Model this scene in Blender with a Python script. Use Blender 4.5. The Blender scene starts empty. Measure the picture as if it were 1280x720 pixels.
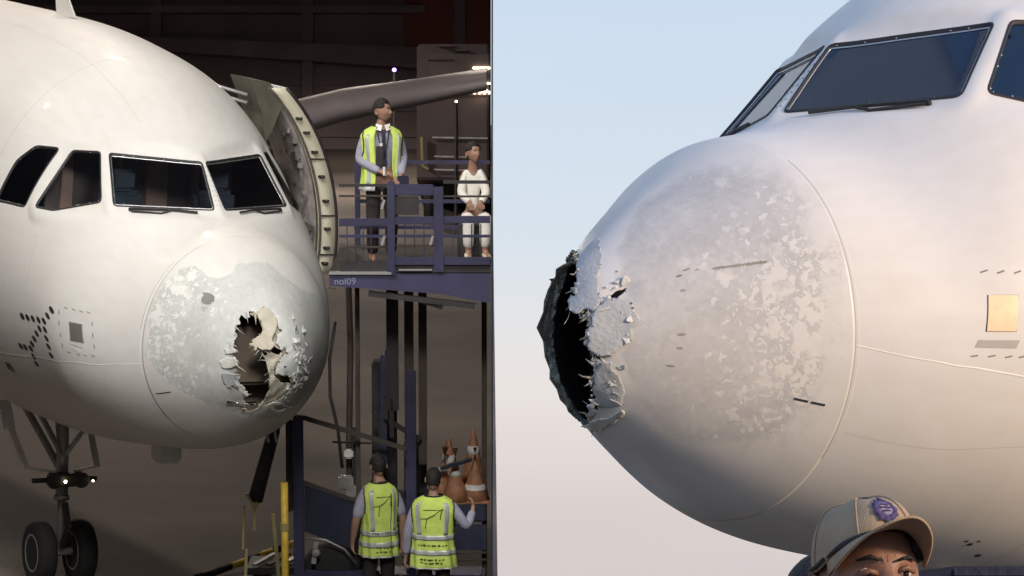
import bpy, bmesh, math, random
import numpy as np
from mathutils import Matrix, Vector
random.seed(7); rng = np.random.default_rng(7)
C = bpy.context.scene.collection
SC = bpy.context.scene

# ------------------------------------------------------------------ camera
cam = bpy.data.objects.new('camera', bpy.data.cameras.new('camera')); C.objects.link(cam); SC.camera = cam
cam.data.sensor_width = 36; cam.data.lens = 36 * 4200 / 1280
cam.location = (0, 0, 1.74); cam.rotation_euler = (math.radians(90 + 5.83), 0, 0)
cam.data.clip_start = 0.1; cam.data.clip_end = 6000
# ------------------------------------------------------------------ sky
SUN_EL, SUN_AZ = math.radians(16), math.radians(120)      # azimuth clockwise from +Y: low, behind the camera to the right
SC.world = bpy.data.worlds.new('World'); SC.world.use_nodes = True
nt = SC.world.node_tree; bg = nt.nodes['Background']
sky = nt.nodes.new('ShaderNodeTexSky'); sky.sky_type = 'NISHITA'; sky.sun_disc = False
sky.sun_elevation = SUN_EL; sky.sun_rotation = SUN_AZ
sky.air_density = 1.0; sky.dust_density = 3.0; sky.ozone_density = 1.0; sky.altitude = 100
# thin bright veil of morning cloud over the whole sky, pinker towards the horizon
tc = nt.nodes.new('ShaderNodeTexCoord'); sx = nt.nodes.new('ShaderNodeSeparateXYZ'); nt.links.new(tc.outputs['Generated'], sx.inputs[0])
cr = nt.nodes.new('ShaderNodeValToRGB'); nt.links.new(sx.outputs['Z'], cr.inputs['Fac'])
e = cr.color_ramp.elements
e[0].position = 0.0; e[0].color = (7.4, 6.85, 6.75, 1)
e[1].position = 0.20; e[1].color = (6.3, 7.6, 9.3, 1)
for p, c in ((0.04, (7.78, 7.02, 6.91)), (0.075, (8.64, 8.10, 7.88)), (0.115, (7.02, 7.78, 8.53)), (0.45, (3.6, 5.6, 9.0)), (0.95, (2.4, 4.2, 8.2))):
    q_ = e.new(p); q_.color = (*c, 1)
noz = nt.nodes.new('ShaderNodeTexNoise'); noz.inputs['Scale'].default_value = 2.2; noz.inputs['Detail'].default_value = 3
mpz = nt.nodes.new('ShaderNodeMapping'); mpz.inputs['Scale'].default_value = (1, 1, 7); nt.links.new(tc.outputs['Generated'], mpz.inputs[0]); nt.links.new(mpz.outputs[0], noz.inputs['Vector'])
vz = nt.nodes.new('ShaderNodeMapRange'); vz.inputs['From Min'].default_value = .35; vz.inputs['From Max'].default_value = .65; vz.inputs['To Min'].default_value = .86; vz.inputs['To Max'].default_value = .99
nt.links.new(noz.outputs['Fac'], vz.inputs['Value'])
mx = nt.nodes.new('ShaderNodeMix'); mx.data_type = 'RGBA'; nt.links.new(vz.outputs[0], mx.inputs['Factor'])
nt.links.new(sky.outputs[0], mx.inputs['A']); nt.links.new(cr.outputs['Color'], mx.inputs['B'])
nt.links.new(mx.outputs['Result'], bg.inputs['Color']); bg.inputs['Strength'].default_value = 0.1
# ------------------------------------------------------------------ sun
sl = bpy.data.lights.new('sun', 'SUN'); sl.energy = 3.7; sl.angle = math.radians(10.0); sl.color = (1.0, .73, .48)
sun = bpy.data.objects.new('sun', sl); C.objects.link(sun)
sd = Vector((math.sin(SUN_AZ) * math.cos(SUN_EL), math.cos(SUN_AZ) * math.cos(SUN_EL), math.sin(SUN_EL)))
sun.rotation_euler = sd.to_track_quat('Z', 'Y').to_euler(); sun.location = (30, -20, 30)
SC.view_settings.view_transform = 'Standard'; SC.view_settings.look = 'None'; SC.view_settings.exposure = 0; SC.view_settings.gamma = 1
try: SC.cycles.max_bounces = 6; SC.cycles.transparent_max_bounces = 8
except Exception: pass

# sloping apron frame: everything in the added enclosure stands on this ramp
TAU = 0.2386; HH = 8.87
ML = Matrix(((1, 0, 0, 0), (0, math.cos(TAU), -math.sin(TAU), HH * math.sin(TAU)), (0, math.sin(TAU), math.cos(TAU), 1.74 - HH * math.cos(TAU)), (0, 0, 0, 1)))
def mat4(R, t): return Matrix([list(R[i]) + [t[i]] for i in range(3)] + [[0, 0, 0, 1]])
M_NIGHT = mat4([[-0.46757, 0.88182, 0.0614], [0.8516, 0.46798, -0.23615], [0.23697, 0.05813, 0.96978]], [-2.2457, 33.685, 5.1351])
M_DAY = mat4([[0.73744, 0.67321, -0.05449], [0.67421, -0.73854, 0.00014], [0.04015, 0.03684, 0.99851]], [0.2204, 18.3994, 4.1142])

# ------------------------------------------------------------------ materials
def mat(name, col, rough=.6, metal=0., var=.08, scale=6., bump=0., bscale=40., coat=0., emit=None, estr=0., backcol=None, col2=None, spec=None):
    m = bpy.data.materials.new(name); m.use_nodes = True; t = m.node_tree; b = t.nodes['Principled BSDF']
    b.inputs['Roughness'].default_value = rough; b.inputs['Metallic'].default_value = metal; b.inputs['Coat Weight'].default_value = coat
    if spec is not None: b.inputs['Specular IOR Level'].default_value = spec
    tcn = t.nodes.new('ShaderNodeTexCoord'); no = t.nodes.new('ShaderNodeTexNoise'); no.inputs['Scale'].default_value = scale; no.inputs['Detail'].default_value = 6
    t.links.new(tcn.outputs['Object'], no.inputs['Vector'])
    r = t.nodes.new('ShaderNodeValToRGB'); r.color_ramp.elements[0].position = .3; r.color_ramp.elements[1].position = .7
    c2 = col2 or col
    r.color_ramp.elements[0].color = (*[max(0, c * (1 - var)) for c in col], 1); r.color_ramp.elements[1].color = (*[c * (1 + var) for c in c2], 1)
    t.links.new(no.outputs['Fac'], r.inputs['Fac']); out = r.outputs['Color']
    if backcol:
        g = t.nodes.new('ShaderNodeNewGeometry'); mxn = t.nodes.new('ShaderNodeMix'); mxn.data_type = 'RGBA'
        t.links.new(g.outputs['Backfacing'], mxn.inputs['Factor']); t.links.new(out, mxn.inputs['A']); mxn.inputs['B'].default_value = (*backcol, 1); out = mxn.outputs['Result']
    t.links.new(out, b.inputs['Base Color'])
    if bump:
        n2 = t.nodes.new('ShaderNodeTexNoise'); n2.inputs['Scale'].default_value = bscale; n2.inputs['Detail'].default_value = 5; t.links.new(tcn.outputs['Object'], n2.inputs['Vector'])
        bp = t.nodes.new('ShaderNodeBump'); bp.inputs['Strength'].default_value = bump; bp.inputs['Distance'].default_value = .02; t.links.new(n2.outputs['Fac'], bp.inputs['Height']); t.links.new(bp.outputs[0], b.inputs['Normal'])
    if emit: b.inputs['Emission Color'].default_value = (*emit, 1); b.inputs['Emission Strength'].default_value = estr
    return m
def skin_paint(name, base, backcol):
    """aircraft paint: slight oil-canning and dirt streaks running aft"""
    m = mat(name, base, rough=.55, var=.02, scale=1.2, coat=.02, backcol=backcol)
    t = m.node_tree; b = t.nodes['Principled BSDF']; tcn = t.nodes.new('ShaderNodeTexCoord')
    mp = t.nodes.new('ShaderNodeMapping'); mp.inputs['Scale'].default_value = (.5, 3, 3); t.links.new(tcn.outputs['Object'], mp.inputs[0])
    no = t.nodes.new('ShaderNodeTexNoise'); no.inputs['Scale'].default_value = 3; no.inputs['Detail'].default_value = 8; t.links.new(mp.outputs[0], no.inputs['Vector'])
    r = t.nodes.new('ShaderNodeValToRGB'); r.color_ramp.elements[0].position = .35; r.color_ramp.elements[0].color = (.965, .957, .945, 1); r.color_ramp.elements[1].position = .6; r.color_ramp.elements[1].color = (1, 1, 1, 1)
    t.links.new(no.outputs['Fac'], r.inputs['Fac'])
    mu = t.nodes.new('ShaderNodeMix'); mu.data_type = 'RGBA'; mu.blend_type = 'MULTIPLY'; mu.inputs['Factor'].default_value = 1
    src = b.inputs['Base Color'].links[0].from_socket; t.links.new(src, mu.inputs['A']); t.links.new(r.outputs['Color'], mu.inputs['B']); t.links.new(mu.outputs['Result'], b.inputs['Base Color'])
    n2 = t.nodes.new('ShaderNodeTexNoise'); n2.inputs['Scale'].default_value = 1.6; n2.inputs['Detail'].default_value = 2; t.links.new(tcn.outputs['Object'], n2.inputs['Vector'])
    bp = t.nodes.new('ShaderNodeBump'); bp.inputs['Strength'].default_value = .10; bp.inputs['Distance'].default_value = .012; t.links.new(n2.outputs['Fac'], bp.inputs['Height']); t.links.new(bp.outputs[0], b.inputs['Normal'])
    rr = t.nodes.new('ShaderNodeMapRange'); rr.inputs['To Min'].default_value = .62; rr.inputs['To Max'].default_value = .46; t.links.new(no.outputs['Fac'], rr.inputs['Value']); t.links.new(rr.outputs[0], b.inputs['Roughness'])
    return m
def radome_paint(name, base, primer, fleck, cell, thr, edge=60., bmp=.5, wob=.22):
    """hail-worn radome: attribute 'peel' says where paint is gone; edges broken up by noise; flecks of paint left near the seam ('rim')"""
    m = skin_paint(name, base, None); t = m.node_tree; b = t.nodes['Principled BSDF']
    at = t.nodes.new('ShaderNodeAttribute'); at.attribute_name = 'peel'; ar = t.nodes.new('ShaderNodeAttribute'); ar.attribute_name = 'rim'
    tcn = t.nodes.new('ShaderNodeTexCoord')
    def noise(s, d, dist=0):
        n = t.nodes.new('ShaderNodeTexNoise'); n.inputs['Scale'].default_value = s; n.inputs['Detail'].default_value = d; n.inputs['Distortion'].default_value = dist; t.links.new(tcn.outputs['Object'], n.inputs['Vector']); return n.outputs['Fac']
    def mth(op, a, b_=None, clamp=False):
        n = t.nodes.new('ShaderNodeMath'); n.operation = op; n.use_clamp = clamp
        for i, x in enumerate((a, b_)):
            if x is None: continue
            if isinstance(x, (int, float)): n.inputs[i].default_value = x
            else: t.links.new(x, n.inputs[i])
        return n.outputs[0]
    vo = t.nodes.new('ShaderNodeTexVoronoi'); vo.inputs['Scale'].default_value = cell; t.links.new(tcn.outputs['Object'], vo.inputs['Vector'])
    n1 = noise(7, 5)
    p = mth('ADD', at.outputs['Fac'], mth('MULTIPLY', mth('SUBTRACT', n1, .5), wob))
    p = mth('MULTIPLY', p, edge, True)
    wn = t.nodes.new('ShaderNodeTexNoise'); wn.inputs['Scale'].default_value = 22; wn.inputs['Detail'].default_value = 3; t.links.new(tcn.outputs['Object'], wn.inputs['Vector'])
    wm = t.nodes.new('ShaderNodeVectorMath'); wm.operation = 'SCALE'; t.links.new(wn.outputs['Color'], wm.inputs[0]); wm.inputs['Scale'].default_value = .09
    wa = t.nodes.new('ShaderNodeVectorMath'); wa.operation = 'ADD'; t.links.new(tcn.outputs['Object'], wa.inputs[0]); t.links.new(wm.outputs[0], wa.inputs[1])
    v2 = t.nodes.new('ShaderNodeTexVoronoi'); v2.inputs['Scale'].default_value = cell; t.links.new(wa.outputs[0], v2.inputs['Vector']); sp = t.nodes.new('ShaderNodeSeparateColor'); t.links.new(v2.outputs['Color'], sp.inputs[0])
    dens = mth('ADD', mth('MULTIPLY', mth('MULTIPLY', ar.outputs['Fac'], ar.outputs['Fac']), thr), mth('MULTIPLY', mth('SUBTRACT', n1, .42), .35))
    v3 = t.nodes.new('ShaderNodeTexVoronoi'); v3.inputs['Scale'].default_value = cell * .42; t.links.new(wa.outputs[0], v3.inputs['Vector']); s3 = t.nodes.new('ShaderNodeSeparateColor'); t.links.new(v3.outputs['Color'], s3.inputs[0])
    v4 = t.nodes.new('ShaderNodeTexVoronoi'); v4.inputs['Scale'].default_value = cell * 2.1; t.links.new(wa.outputs[0], v4.inputs['Vector']); s4 = t.nodes.new('ShaderNodeSeparateColor'); t.links.new(v4.outputs['Color'], s4.inputs[0])
    fl = mth('MULTIPLY', mth('SUBTRACT', mth('MULTIPLY', dens, .75), sp.outputs[0]), 12., True)
    fl = mth('MAXIMUM', fl, mth('MULTIPLY', mth('SUBTRACT', mth('MULTIPLY', dens, .50), s3.outputs[0]), 14., True)); fl = mth('MAXIMUM', fl, mth('MULTIPLY', mth('SUBTRACT', mth('MULTIPLY', dens, .45), s4.outputs[1]), 10., True)); fl = mth('MULTIPLY', fl, p)
    cells = t.nodes.new('ShaderNodeMapRange'); t.links.new(vo.outputs['Color'], cells.inputs['Value']); cells.inputs['To Min'].default_value = .93; cells.inputs['To Max'].default_value = 1.06
    n3 = noise(3.5, 6)
    pr = t.nodes.new('ShaderNodeValToRGB'); t.links.new(n3, pr.inputs['Fac']); pr.color_ramp.elements[0].position = .32; pr.color_ramp.elements[1].position = .68
    pr.color_ramp.elements[0].color = (*[c * .92 for c in primer], 1); pr.color_ramp.elements[1].color = (*[c * 1.06 for c in primer], 1)
    pm = t.nodes.new('ShaderNodeMix'); pm.data_type = 'RGBA'; pm.blend_type = 'MULTIPLY'; pm.inputs['Factor'].default_value = 1; t.links.new(pr.outputs['Color'], pm.inputs['A']); t.links.new(cells.outputs[0], pm.inputs['B'])
    src = b.inputs['Base Color'].links[0].from_socket
    m1 = t.nodes.new('ShaderNodeMix'); m1.data_type = 'RGBA'; t.links.new(p, m1.inputs['Factor']); t.links.new(src, m1.inputs['A']); t.links.new(pm.outputs['Result'], m1.inputs['B'])
    m2 = t.nodes.new('ShaderNodeMix'); m2.data_type = 'RGBA'; t.links.new(fl, m2.inputs['Factor']); t.links.new(m1.outputs['Result'], m2.inputs['A']); m2.inputs['B'].default_value = (*fleck, 1)
    t.links.new(m2.outputs['Result'], b.inputs['Base Color'])
    hh = mth('ADD', mth('MULTIPLY', mth('SUBTRACT', 1., p), 1.), mth('MULTIPLY', fl, 1.))
    pit = t.nodes.new('ShaderNodeTexVoronoi'); pit.inputs['Scale'].default_value = 26; t.links.new(tcn.outputs['Object'], pit.inputs['Vector'])
    hh = mth('ADD', hh, mth('MULTIPLY', mth('MULTIPLY', pit.outputs['Distance'], p), .35))
    bp = t.nodes.new('ShaderNodeBump'); bp.inputs['Strength'].default_value = bmp; bp.inputs['Distance'].default_value = .004; t.links.new(hh, bp.inputs['Height']); t.links.new(bp.outputs[0], b.inputs['Normal'])
    rgh = t.nodes.new('ShaderNodeMapRange'); t.links.new(p, rgh.inputs['Value']); rgh.inputs['To Min'].default_value = .4; rgh.inputs['To Max'].default_value = .7; t.links.new(rgh.outputs[0], b.inputs['Roughness'])
    b.inputs['Coat Weight'].default_value = .02
    return m
def glass(name, tint, alpha):
    m = bpy.data.materials.new(name); m.use_nodes = True; t = m.node_tree; b = t.nodes['Principled BSDF']
    b.inputs['Base Color'].default_value = (*tint, 1); b.inputs['Roughness'].default_value = .06; b.inputs['Alpha'].default_value = alpha; b.inputs['IOR'].default_value = 1.5
    tcn = t.nodes.new('ShaderNodeTexCoord'); n = t.nodes.new('ShaderNodeTexNoise'); n.inputs['Scale'].default_value = 2; t.links.new(tcn.outputs['Object'], n.inputs['Vector'])
    bp = t.nodes.new('ShaderNodeBump'); bp.inputs['Strength'].default_value = .06; t.links.new(n.outputs['Fac'], bp.inputs['Height']); t.links.new(bp.outputs[0], b.inputs['Normal'])
    return m
W = {}
W['white'] = skin_paint('aircraft_white', (.73, .715, .685), (.10, .10, .10))
W['radome_night'] = radome_paint('radome_worn_night', (.73, .715, .685), (.56, .575, .55), (.76, .76, .73), 24, .40, 60., .35, .07)
W['radome_day'] = radome_paint('radome_worn_day', (.73, .715, .685), (.56, .555, .545), (.73, .71, .67), 30, .62, 16., .22)
W['core'] = mat('radome_core', (.42, .38, .29), .8, bump=.5, bscale=30, var=.2)
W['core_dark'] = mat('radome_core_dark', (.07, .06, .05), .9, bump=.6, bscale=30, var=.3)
W['torn'] = mat('torn_composite', (.20, .20, .16), .9, bump=1.0, bscale=45, var=.6, scale=14)
W['flake'] = mat('paint_flake', (.66, .66, .62), .6, var=.08, scale=12, bump=.3)
W['flake_grey'] = mat('paint_flake_grey', (.45, .475, .49), .6, var=.1, scale=10, bump=.3)
W['flake_cream'] = mat('flake_cream', (.50, .46, .37), .75, var=.12, scale=14, bump=.4)
W['bulk'] = mat('radar_bulkhead', (.19, .15, .118), .6, var=.12, scale=4)
W['mark'] = mat('mark_black', (.03, .028, .028), .6)
W['mark_grey'] = mat('mark_grey', (.22, .21, .20), .6)
W['mark_pale'] = mat('mark_pale_grey', (.42, .40, .38), .6)
W['line'] = mat('line_white', (.8, .78, .74), .4)
W['seam'] = mat('seam_grey', (.50, .48, .45), .6)
W['plate'] = mat('bare_plate', (.30, .29, .27), .45, metal=.5, var=.1)
W['plate_gold'] = mat('bare_plate_polished', (.60, .50, .35), .5, metal=.25, var=.06, scale=20)
W['seal'] = mat('window_seal', (.02, .02, .022), .6)
W['alu'] = mat('polished_rim', (.5, .5, .5), .35, metal=.8)
W['pane'] = glass('cockpit_pane', (.012, .013, .018), .25)
W['pane_day'] = glass('cockpit_pane_blue', (.010, .024, .055), .93)
W['cock'] = mat('cockpit_grey', (.16, .14, .14), .7)
W['cock_l'] = mat('cockpit_lining', (.50, .36, .30), .7)
W['cockblue'] = mat('cockpit_seat', (.06, .09, .13), .8)
W['steel'] = mat('gear_steel', (.36, .35, .34), .45, metal=.5, var=.2)
W['dsteel'] = mat('dark_steel', (.055, .052, .05), .6, metal=.3, var=.3)
W['chrome'] = mat('chrome', (.7, .7, .7), .15, metal=1)
W['rubber'] = mat('rubber', (.016, .016, .016), .85, bump=.3)
W['rim'] = mat('wheel_rim', (.34, .33, .32), .5, metal=.3)
W['cream'] = mat('door_edge_cream', (.66, .62, .48), .5, var=.05)
W['olive'] = mat('door_olive_seal', (.11, .10, .075), .7, var=.2)
W['lining'] = mat('door_lining', (.26, .235, .225), .75, var=.35, scale=7, bump=.4, bscale=14)
W['blue'] = mat('steps_blue', (.032, .031, .075), .5, var=.25, scale=3, bump=.15)
W['blue2'] = mat('steps_blue_fascia', (.048, .043, .10), .5, var=.15, scale=3)
W['dark'] = mat('frame_dark', (.030, .026, .028), .6, var=.3)
W['brown'] = mat('frame_brown', (.05, .040, .033), .7, var=.3)
W['taupe'] = mat('frame_taupe', (.085, .066, .055), .8, var=.2)
W['yellow'] = mat('yellow_paint', (.78, .52, .07), .5, var=.2, scale=9)
W['hiviz'] = mat('hiviz_vest', (.60, .76, .15), .75, var=.10, scale=9, bump=.5, bscale=14, emit=(.45, .7, .06), estr=0.0)
W['trim'] = mat('vest_trim', (.02, .02, .018), .8)
W['tape'] = mat('silver_tape', (.50, .52, .50), .4, metal=.2, var=.12, scale=20)
W['shirt'] = mat('shirt_lilac_grey', (.34, .33, .42), .85, bump=.4, bscale=18, var=.12)
W['shirt_w'] = mat('kurta_white', (.80, .77, .70), .85, bump=.5, bscale=12, var=.08)
W['trouser'] = mat('trousers_dark', (.022, .017, .017), .85, bump=.3)
W['skin'] = mat('skin_brown', (.36, .20, .14), .55, var=.1, scale=14)
W['skin_day'] = mat('skin_tan', (.23, .115, .075), .5, var=.10, scale=30, bump=.12, bscale=120)
W['hair'] = mat('hair_black', (.012, .010, .010), .7, bump=.6, bscale=70)
W['eye'] = mat('eye_white', (.6, .55, .5), .2); W['iris'] = mat('iris_dark', (.03, .02, .015), .15)
W['lip'] = mat('lip', (.30, .12, .10), .5)
W['tie'] = mat('tie_navy', (.018, .022, .05), .7)
W['orange'] = mat('cone_orange', (.42, .20, .105), .6, var=.25, scale=12)
W['conew'] = mat('cone_white', (.78, .76, .72), .5, var=.05)
W['navy'] = mat('navy_cloth', (.018, .022, .045), .8, bump=.4)
W['cap'] = mat('cap_khaki', (.37, .27, .175), .9, var=.12, scale=20, bump=.25, bscale=300)
W['cap2'] = mat('cap_sweatband_dark', (.045, .04, .036), .9, bump=.4, bscale=90)
W['badge'] = mat('badge_purple', (.085, .06, .17), .8, bump=.6, bscale=160); W['badge2'] = mat('badge_lilac', (.30, .25, .36), .8, bump=.5, bscale=160)
W['wall'] = mat('enclosure_wall_brown', (.12, .092, .095), .8, var=.25, scale=.3)
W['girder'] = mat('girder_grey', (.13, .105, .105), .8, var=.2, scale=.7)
W['red_glow'] = mat('red_glow_paint', (.13, .035, .025), .8, var=.3, scale=.4)
W['wing'] = mat('wing_grey', (.25, .22, .225), .5, var=.1, scale=1.5)
W['lampw'] = mat('lamp_warm_lit', (1, .9, .7), .4, emit=(1, .80, .55), estr=9)
W['lampv'] = mat('lamp_violet_lit', (.4, .3, 1), .4, emit=(.30, .16, 1), estr=9)
W['gold'] = mat('brass_hook', (.35, .30, .12), .5)
W['ramp'] = mat('apron_ramp_tarmac', (.088, .073, .062), .85, var=.55, scale=.25, bump=.3, bscale=8)
W['apron'] = mat('apron_concrete', (.065, .062, .06), .9, var=.2, scale=.15, bump=.2, bscale=6)
W['cladding'] = mat('cladding_pale', (.60, .64, .68), .5, metal=.2, var=.1, scale=.4)
W['refl_blue'] = mat('reflector_sky_blue', (.40, .53, .68), .6, var=.06, scale=.4)
W['sheet'] = mat('divider_sheet', (.02, .018, .018), .8, var=.2)

# ------------------------------------------------------------------ helpers
def mesh_obj(name, v, f, m=None, parent=None, smooth=False, mats=None, mi=None):
    me = bpy.data.meshes.new(name)
    me.from_pydata([tuple(map(float, p)) for p in v], [], [tuple(int(i) for i in q) for q in f]); me.update()
    for x in (mats or ([m] if m else [])): me.materials.append(x)
    if mi is not None: me.polygons.foreach_set('material_index', np.asarray(mi, np.int32))
    if smooth: me.polygons.foreach_set('use_smooth', np.ones(len(me.polygons), bool))
    o = bpy.data.objects.new(name, me); C.objects.link(o)
    if parent: o.parent = parent
    return o
def thing(name, label, cat, M=None, group=None, kind=None):
    o = bpy.data.objects.new(name, None); C.objects.link(o); o.empty_display_size = .2
    if M is not None: o.matrix_world = M
    if label: o['label'] = label
    if cat: o['category'] = cat
    if group: o['group'] = group
    return o
def T(x, y, z, rz=0, rx=0, ry=0, s=1): return Matrix.Translation((x, y, z)) @ Matrix.Rotation(rz, 4, 'Z') @ Matrix.Rotation(rx, 4, 'X') @ Matrix.Rotation(ry, 4, 'Y') @ Matrix.Scale(s, 4)
class MB:
    def __init__(s): s.v = []; s.f = []
    def add(s, v, f):
        n = len(s.v); s.v += [tuple(p) for p in v]; s.f += [tuple(i + n for i in q) for q in f]; return s
    def box(s, a, b, bev=.0):
        (x0, y0, z0), (x1, y1, z1) = a, b
        if bev:
            bm = bmesh.new(); bmesh.ops.create_cube(bm, size=1, matrix=Matrix.Translation(((x0+x1)/2, (y0+y1)/2, (z0+z1)/2)) @ Matrix.Diagonal((x1-x0, y1-y0, z1-z0, 1)))
            bmesh.ops.bevel(bm, geom=bm.edges[:], offset=bev, segments=2, affect='EDGES'); bm.verts.index_update()
            s.add([v.co[:] for v in bm.verts], [[v.index for v in f.verts] for f in bm.faces]); bm.free(); return s
        return s.add([(x, y, z) for x in (x0, x1) for y in (y0, y1) for z in (z0, z1)], [(0, 1, 3, 2), (4, 6, 7, 5), (0, 4, 5, 1), (2, 3, 7, 6), (0, 2, 6, 4), (1, 5, 7, 3)])
    def bar(s, a, b, w, h=None, up=(0, 0, 1)):
        h = h or w; a = Vector(a); b = Vector(b); d = (b - a).normalized(); u = Vector(up)
        if abs(d.dot(u)) > .98: u = Vector((0, 1, 0))
        x = d.cross(u).normalized(); y = x.cross(d)
        vs = [p + x * i * w / 2 + y * j * h / 2 for p in (a, b) for i, j in ((-1, -1), (1, -1), (1, 1), (-1, 1))]
        return s.add(vs, [(0, 1, 2, 3), (7, 6, 5, 4), (0, 4, 5, 1), (1, 5, 6, 2), (2, 6, 7, 3), (3, 7, 4, 0)])
    def tube(s, pts, r, n=10, cap=True):
        pts = [Vector(p) for p in pts]; rs = r if isinstance(r, (list, tuple)) else [r] * len(pts); base = len(s.v); ux = None
        for i, p in enumerate(pts):
            d = (pts[min(i + 1, len(pts) - 1)] - pts[max(i - 1, 0)]).normalized()
            if ux is None: ux = d.orthogonal().normalized()
            ux = (ux - d * ux.dot(d)).normalized(); uy = d.cross(ux)
            for k in range(n):
                a = 2 * math.pi * k / n; s.v.append(tuple(p + (ux * math.cos(a) + uy * math.sin(a)) * rs[i]))
        for i in range(len(pts) - 1):
            for k in range(n):
                a = base + i * n + k; b = base + i * n + (k + 1) % n; s.f.append((a, b, b + n, a + n))
        if cap: s.f.append(tuple(base + k for k in range(n))[::-1]); s.f.append(tuple(base + (len(pts) - 1) * n + k for k in range(n)))
        return s
    def lathe(s, prof, n=24, M=None):
        base = len(s.v)
        for r, z in prof:
            for k in range(n):
                a = 2 * math.pi * k / n; p = Vector((r * math.cos(a), r * math.sin(a), z)); s.v.append(tuple(M @ p if M else p))
        for i in range(len(prof) - 1):
            for k in range(n):
                a = base + i * n + k; b = base + i * n + (k + 1) % n; s.f.append((a, b, b + n, a + n))
        s.f.append(tuple(base + k for k in range(n))[::-1]); s.f.append(tuple(base + (len(prof) - 1) * n + k for k in range(n)))
        return s
    def obj(s, name, m, parent=None, smooth=False): return mesh_obj(name, s.v, s.f, m, parent, smooth)
def tag(o, label, cat, group=None, M=None):
    o['label'] = label; o['category'] = cat
    if group: o['group'] = group
    if M is not None: o.matrix_world = M
    return o
def structure(o, M=None):
    o['kind'] = 'structure'
    if M is not None: o.matrix_world = M
    return o

# ------------------------------------------------------------------ airliner nose surface  S(X aft of the tip, T angle round the body, 0 = port, pi/2 = top)
KX = np.array([0, .08, .3, .7, 1.2, 1.8, 2.4, 3.0, 4.0, 5.5, 8.0]); KU = np.sqrt(KX)
Q = np.array([[-0.769, -0.47, -0.232, 0.077, 0.379, 0.555, 1.069, 1.497, 1.941, 2.19, 2.266],
 [-0.769, -1.02, -1.244, -1.512, -1.776, -1.956, -2.059, -2.149, -2.279, -2.358, -2.347],
 [0.0, 0.208, 0.405, 0.691, 1.013, 1.326, 1.574, 1.665, 1.801, 1.928, 1.949],
 [2.0, 2.012, 1.906, 1.91, 2.067, 1.914, 1.841, 1.859, 1.992, 1.945, 1.955]])
def hsp(U, K, V):
    d = np.diff(V) / np.diff(K); m = np.empty_like(V); m[1:-1] = (d[:-1] * np.diff(K)[1:] + d[1:] * np.diff(K)[:-1]) / (K[2:] - K[:-2]); m[0] = d[0]; m[-1] = 0
    i = np.clip(np.searchsorted(K, U, side='right') - 1, 0, len(K) - 2); h = K[i + 1] - K[i]; t = np.clip((U - K[i]) / h, 0, 1)
    return (2*t**3-3*t**2+1)*V[i] + (t**3-2*t**2+t)*h*m[i] + (-2*t**3+3*t**2)*V[i+1] + (t**3-t**2)*h*m[i+1]
def S(X, Th):
    X = np.asarray(X, float); Th = np.asarray(Th, float); X, Th = np.broadcast_arrays(X, Th); U = np.sqrt(np.maximum(X, 0))
    zt, zb, w, p = [hsp(U, KU, Q[k]) for k in range(4)]
    zc = zb + (zt - zb) * .5; zc = np.where(X < 4.5, zc - .18 * np.clip((X - 1) / 1.4, 0, 1) * np.clip((4.5 - X) / 2.1, 0, 1), zc)
    # aft taper of the tail
    k = np.clip((X - 26) / 11.5, 0, 1); sh = 1 - .93 * k ** 1.4
    c, s = np.cos(Th), np.sin(Th); pp = np.where(s > 0, p, 2.)
    y = w * sh * np.sign(c) * np.abs(c) ** (2 / pp)
    z = np.where(s > 0, zc + (zt - zc) * np.abs(s) ** (2 / pp), zc - (zc - zb) * np.abs(s) ** (2 / pp))
    z = zt - (zt - z) * sh
    return np.stack([X, y, z], -1)
def invT(X, y, z):
    X = np.asarray(X, float); U = np.sqrt(np.maximum(X, 0)); zt, zb, w, p = [hsp(U, KU, Q[k]) for k in range(4)]; zc = zb + (zt - zb) * .5
    zc = np.where(X < 4.5, zc - .18 * np.clip((X - 1) / 1.4, 0, 1) * np.clip((4.5 - X) / 2.1, 0, 1), zc); up = z > zc; pp = np.where(up, p, 2.)
    return np.arctan2(np.where(up, (np.abs(z - zc) / (zt - zc)) ** (pp / 2), -(np.abs(z - zc) / (zc - zb)) ** (pp / 2)), np.sign(y) * (np.abs(y) / w) ** (pp / 2))
S_round = S
FLAT = []
def S(X, Th):
    P = S_round(X, Th)
    if not FLAT: return P
    sh = P.shape; P = P.reshape(-1, 3); X = P[:, 0]; T_ = np.broadcast_to(np.asarray(Th, float), sh[:-1]).reshape(-1) % (2 * math.pi)
    m = (X > 1.6) & (X < 3.6) & (T_ < math.pi - .3) & (T_ > .3)
    if m.any():
        idx = np.nonzero(m)[0]; A = np.stack([X[idx], T_[idx] * SQ], -1); tot = np.zeros(len(idx)); disp = np.zeros((len(idx), 3))
        for poly, p0, n in FLAT:
            d = sdist(A, poly)[0]; k = np.clip(1 - (d - .015) / .16, 0, 1); k = k * k * (3 - 2 * k); tot += k; disp -= (k * ((P[idx] - p0) @ n))[:, None] * n
        P[idx] += disp / np.maximum(tot, 1)[:, None]
    return P.reshape(sh)
def SN(X, Th):
    e = 1e-3; a = S(X + e, Th) - S(np.maximum(X - e, 1e-6), Th); b = S(X, Th + e) - S(X, Th - e); n = np.cross(b, a); n /= np.linalg.norm(n, axis=-1, keepdims=True) + 1e-12
    p = S(X, Th); o = p.copy(); o[..., 0] = -.6; o[..., 2] += .6; fl = np.sign((n * o).sum(-1, keepdims=True)); return n * np.where(fl == 0, 1, fl)
SQ = 1.8
def toU(P, par):
    P = np.asarray(P, float)
    return np.stack([np.sqrt(P[:, 0]) * np.cos(P[:, 1]), np.sqrt(P[:, 0]) * np.sin(P[:, 1])], -1) if par == 'u' else np.stack([P[:, 0], P[:, 1] * SQ], -1)
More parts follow.
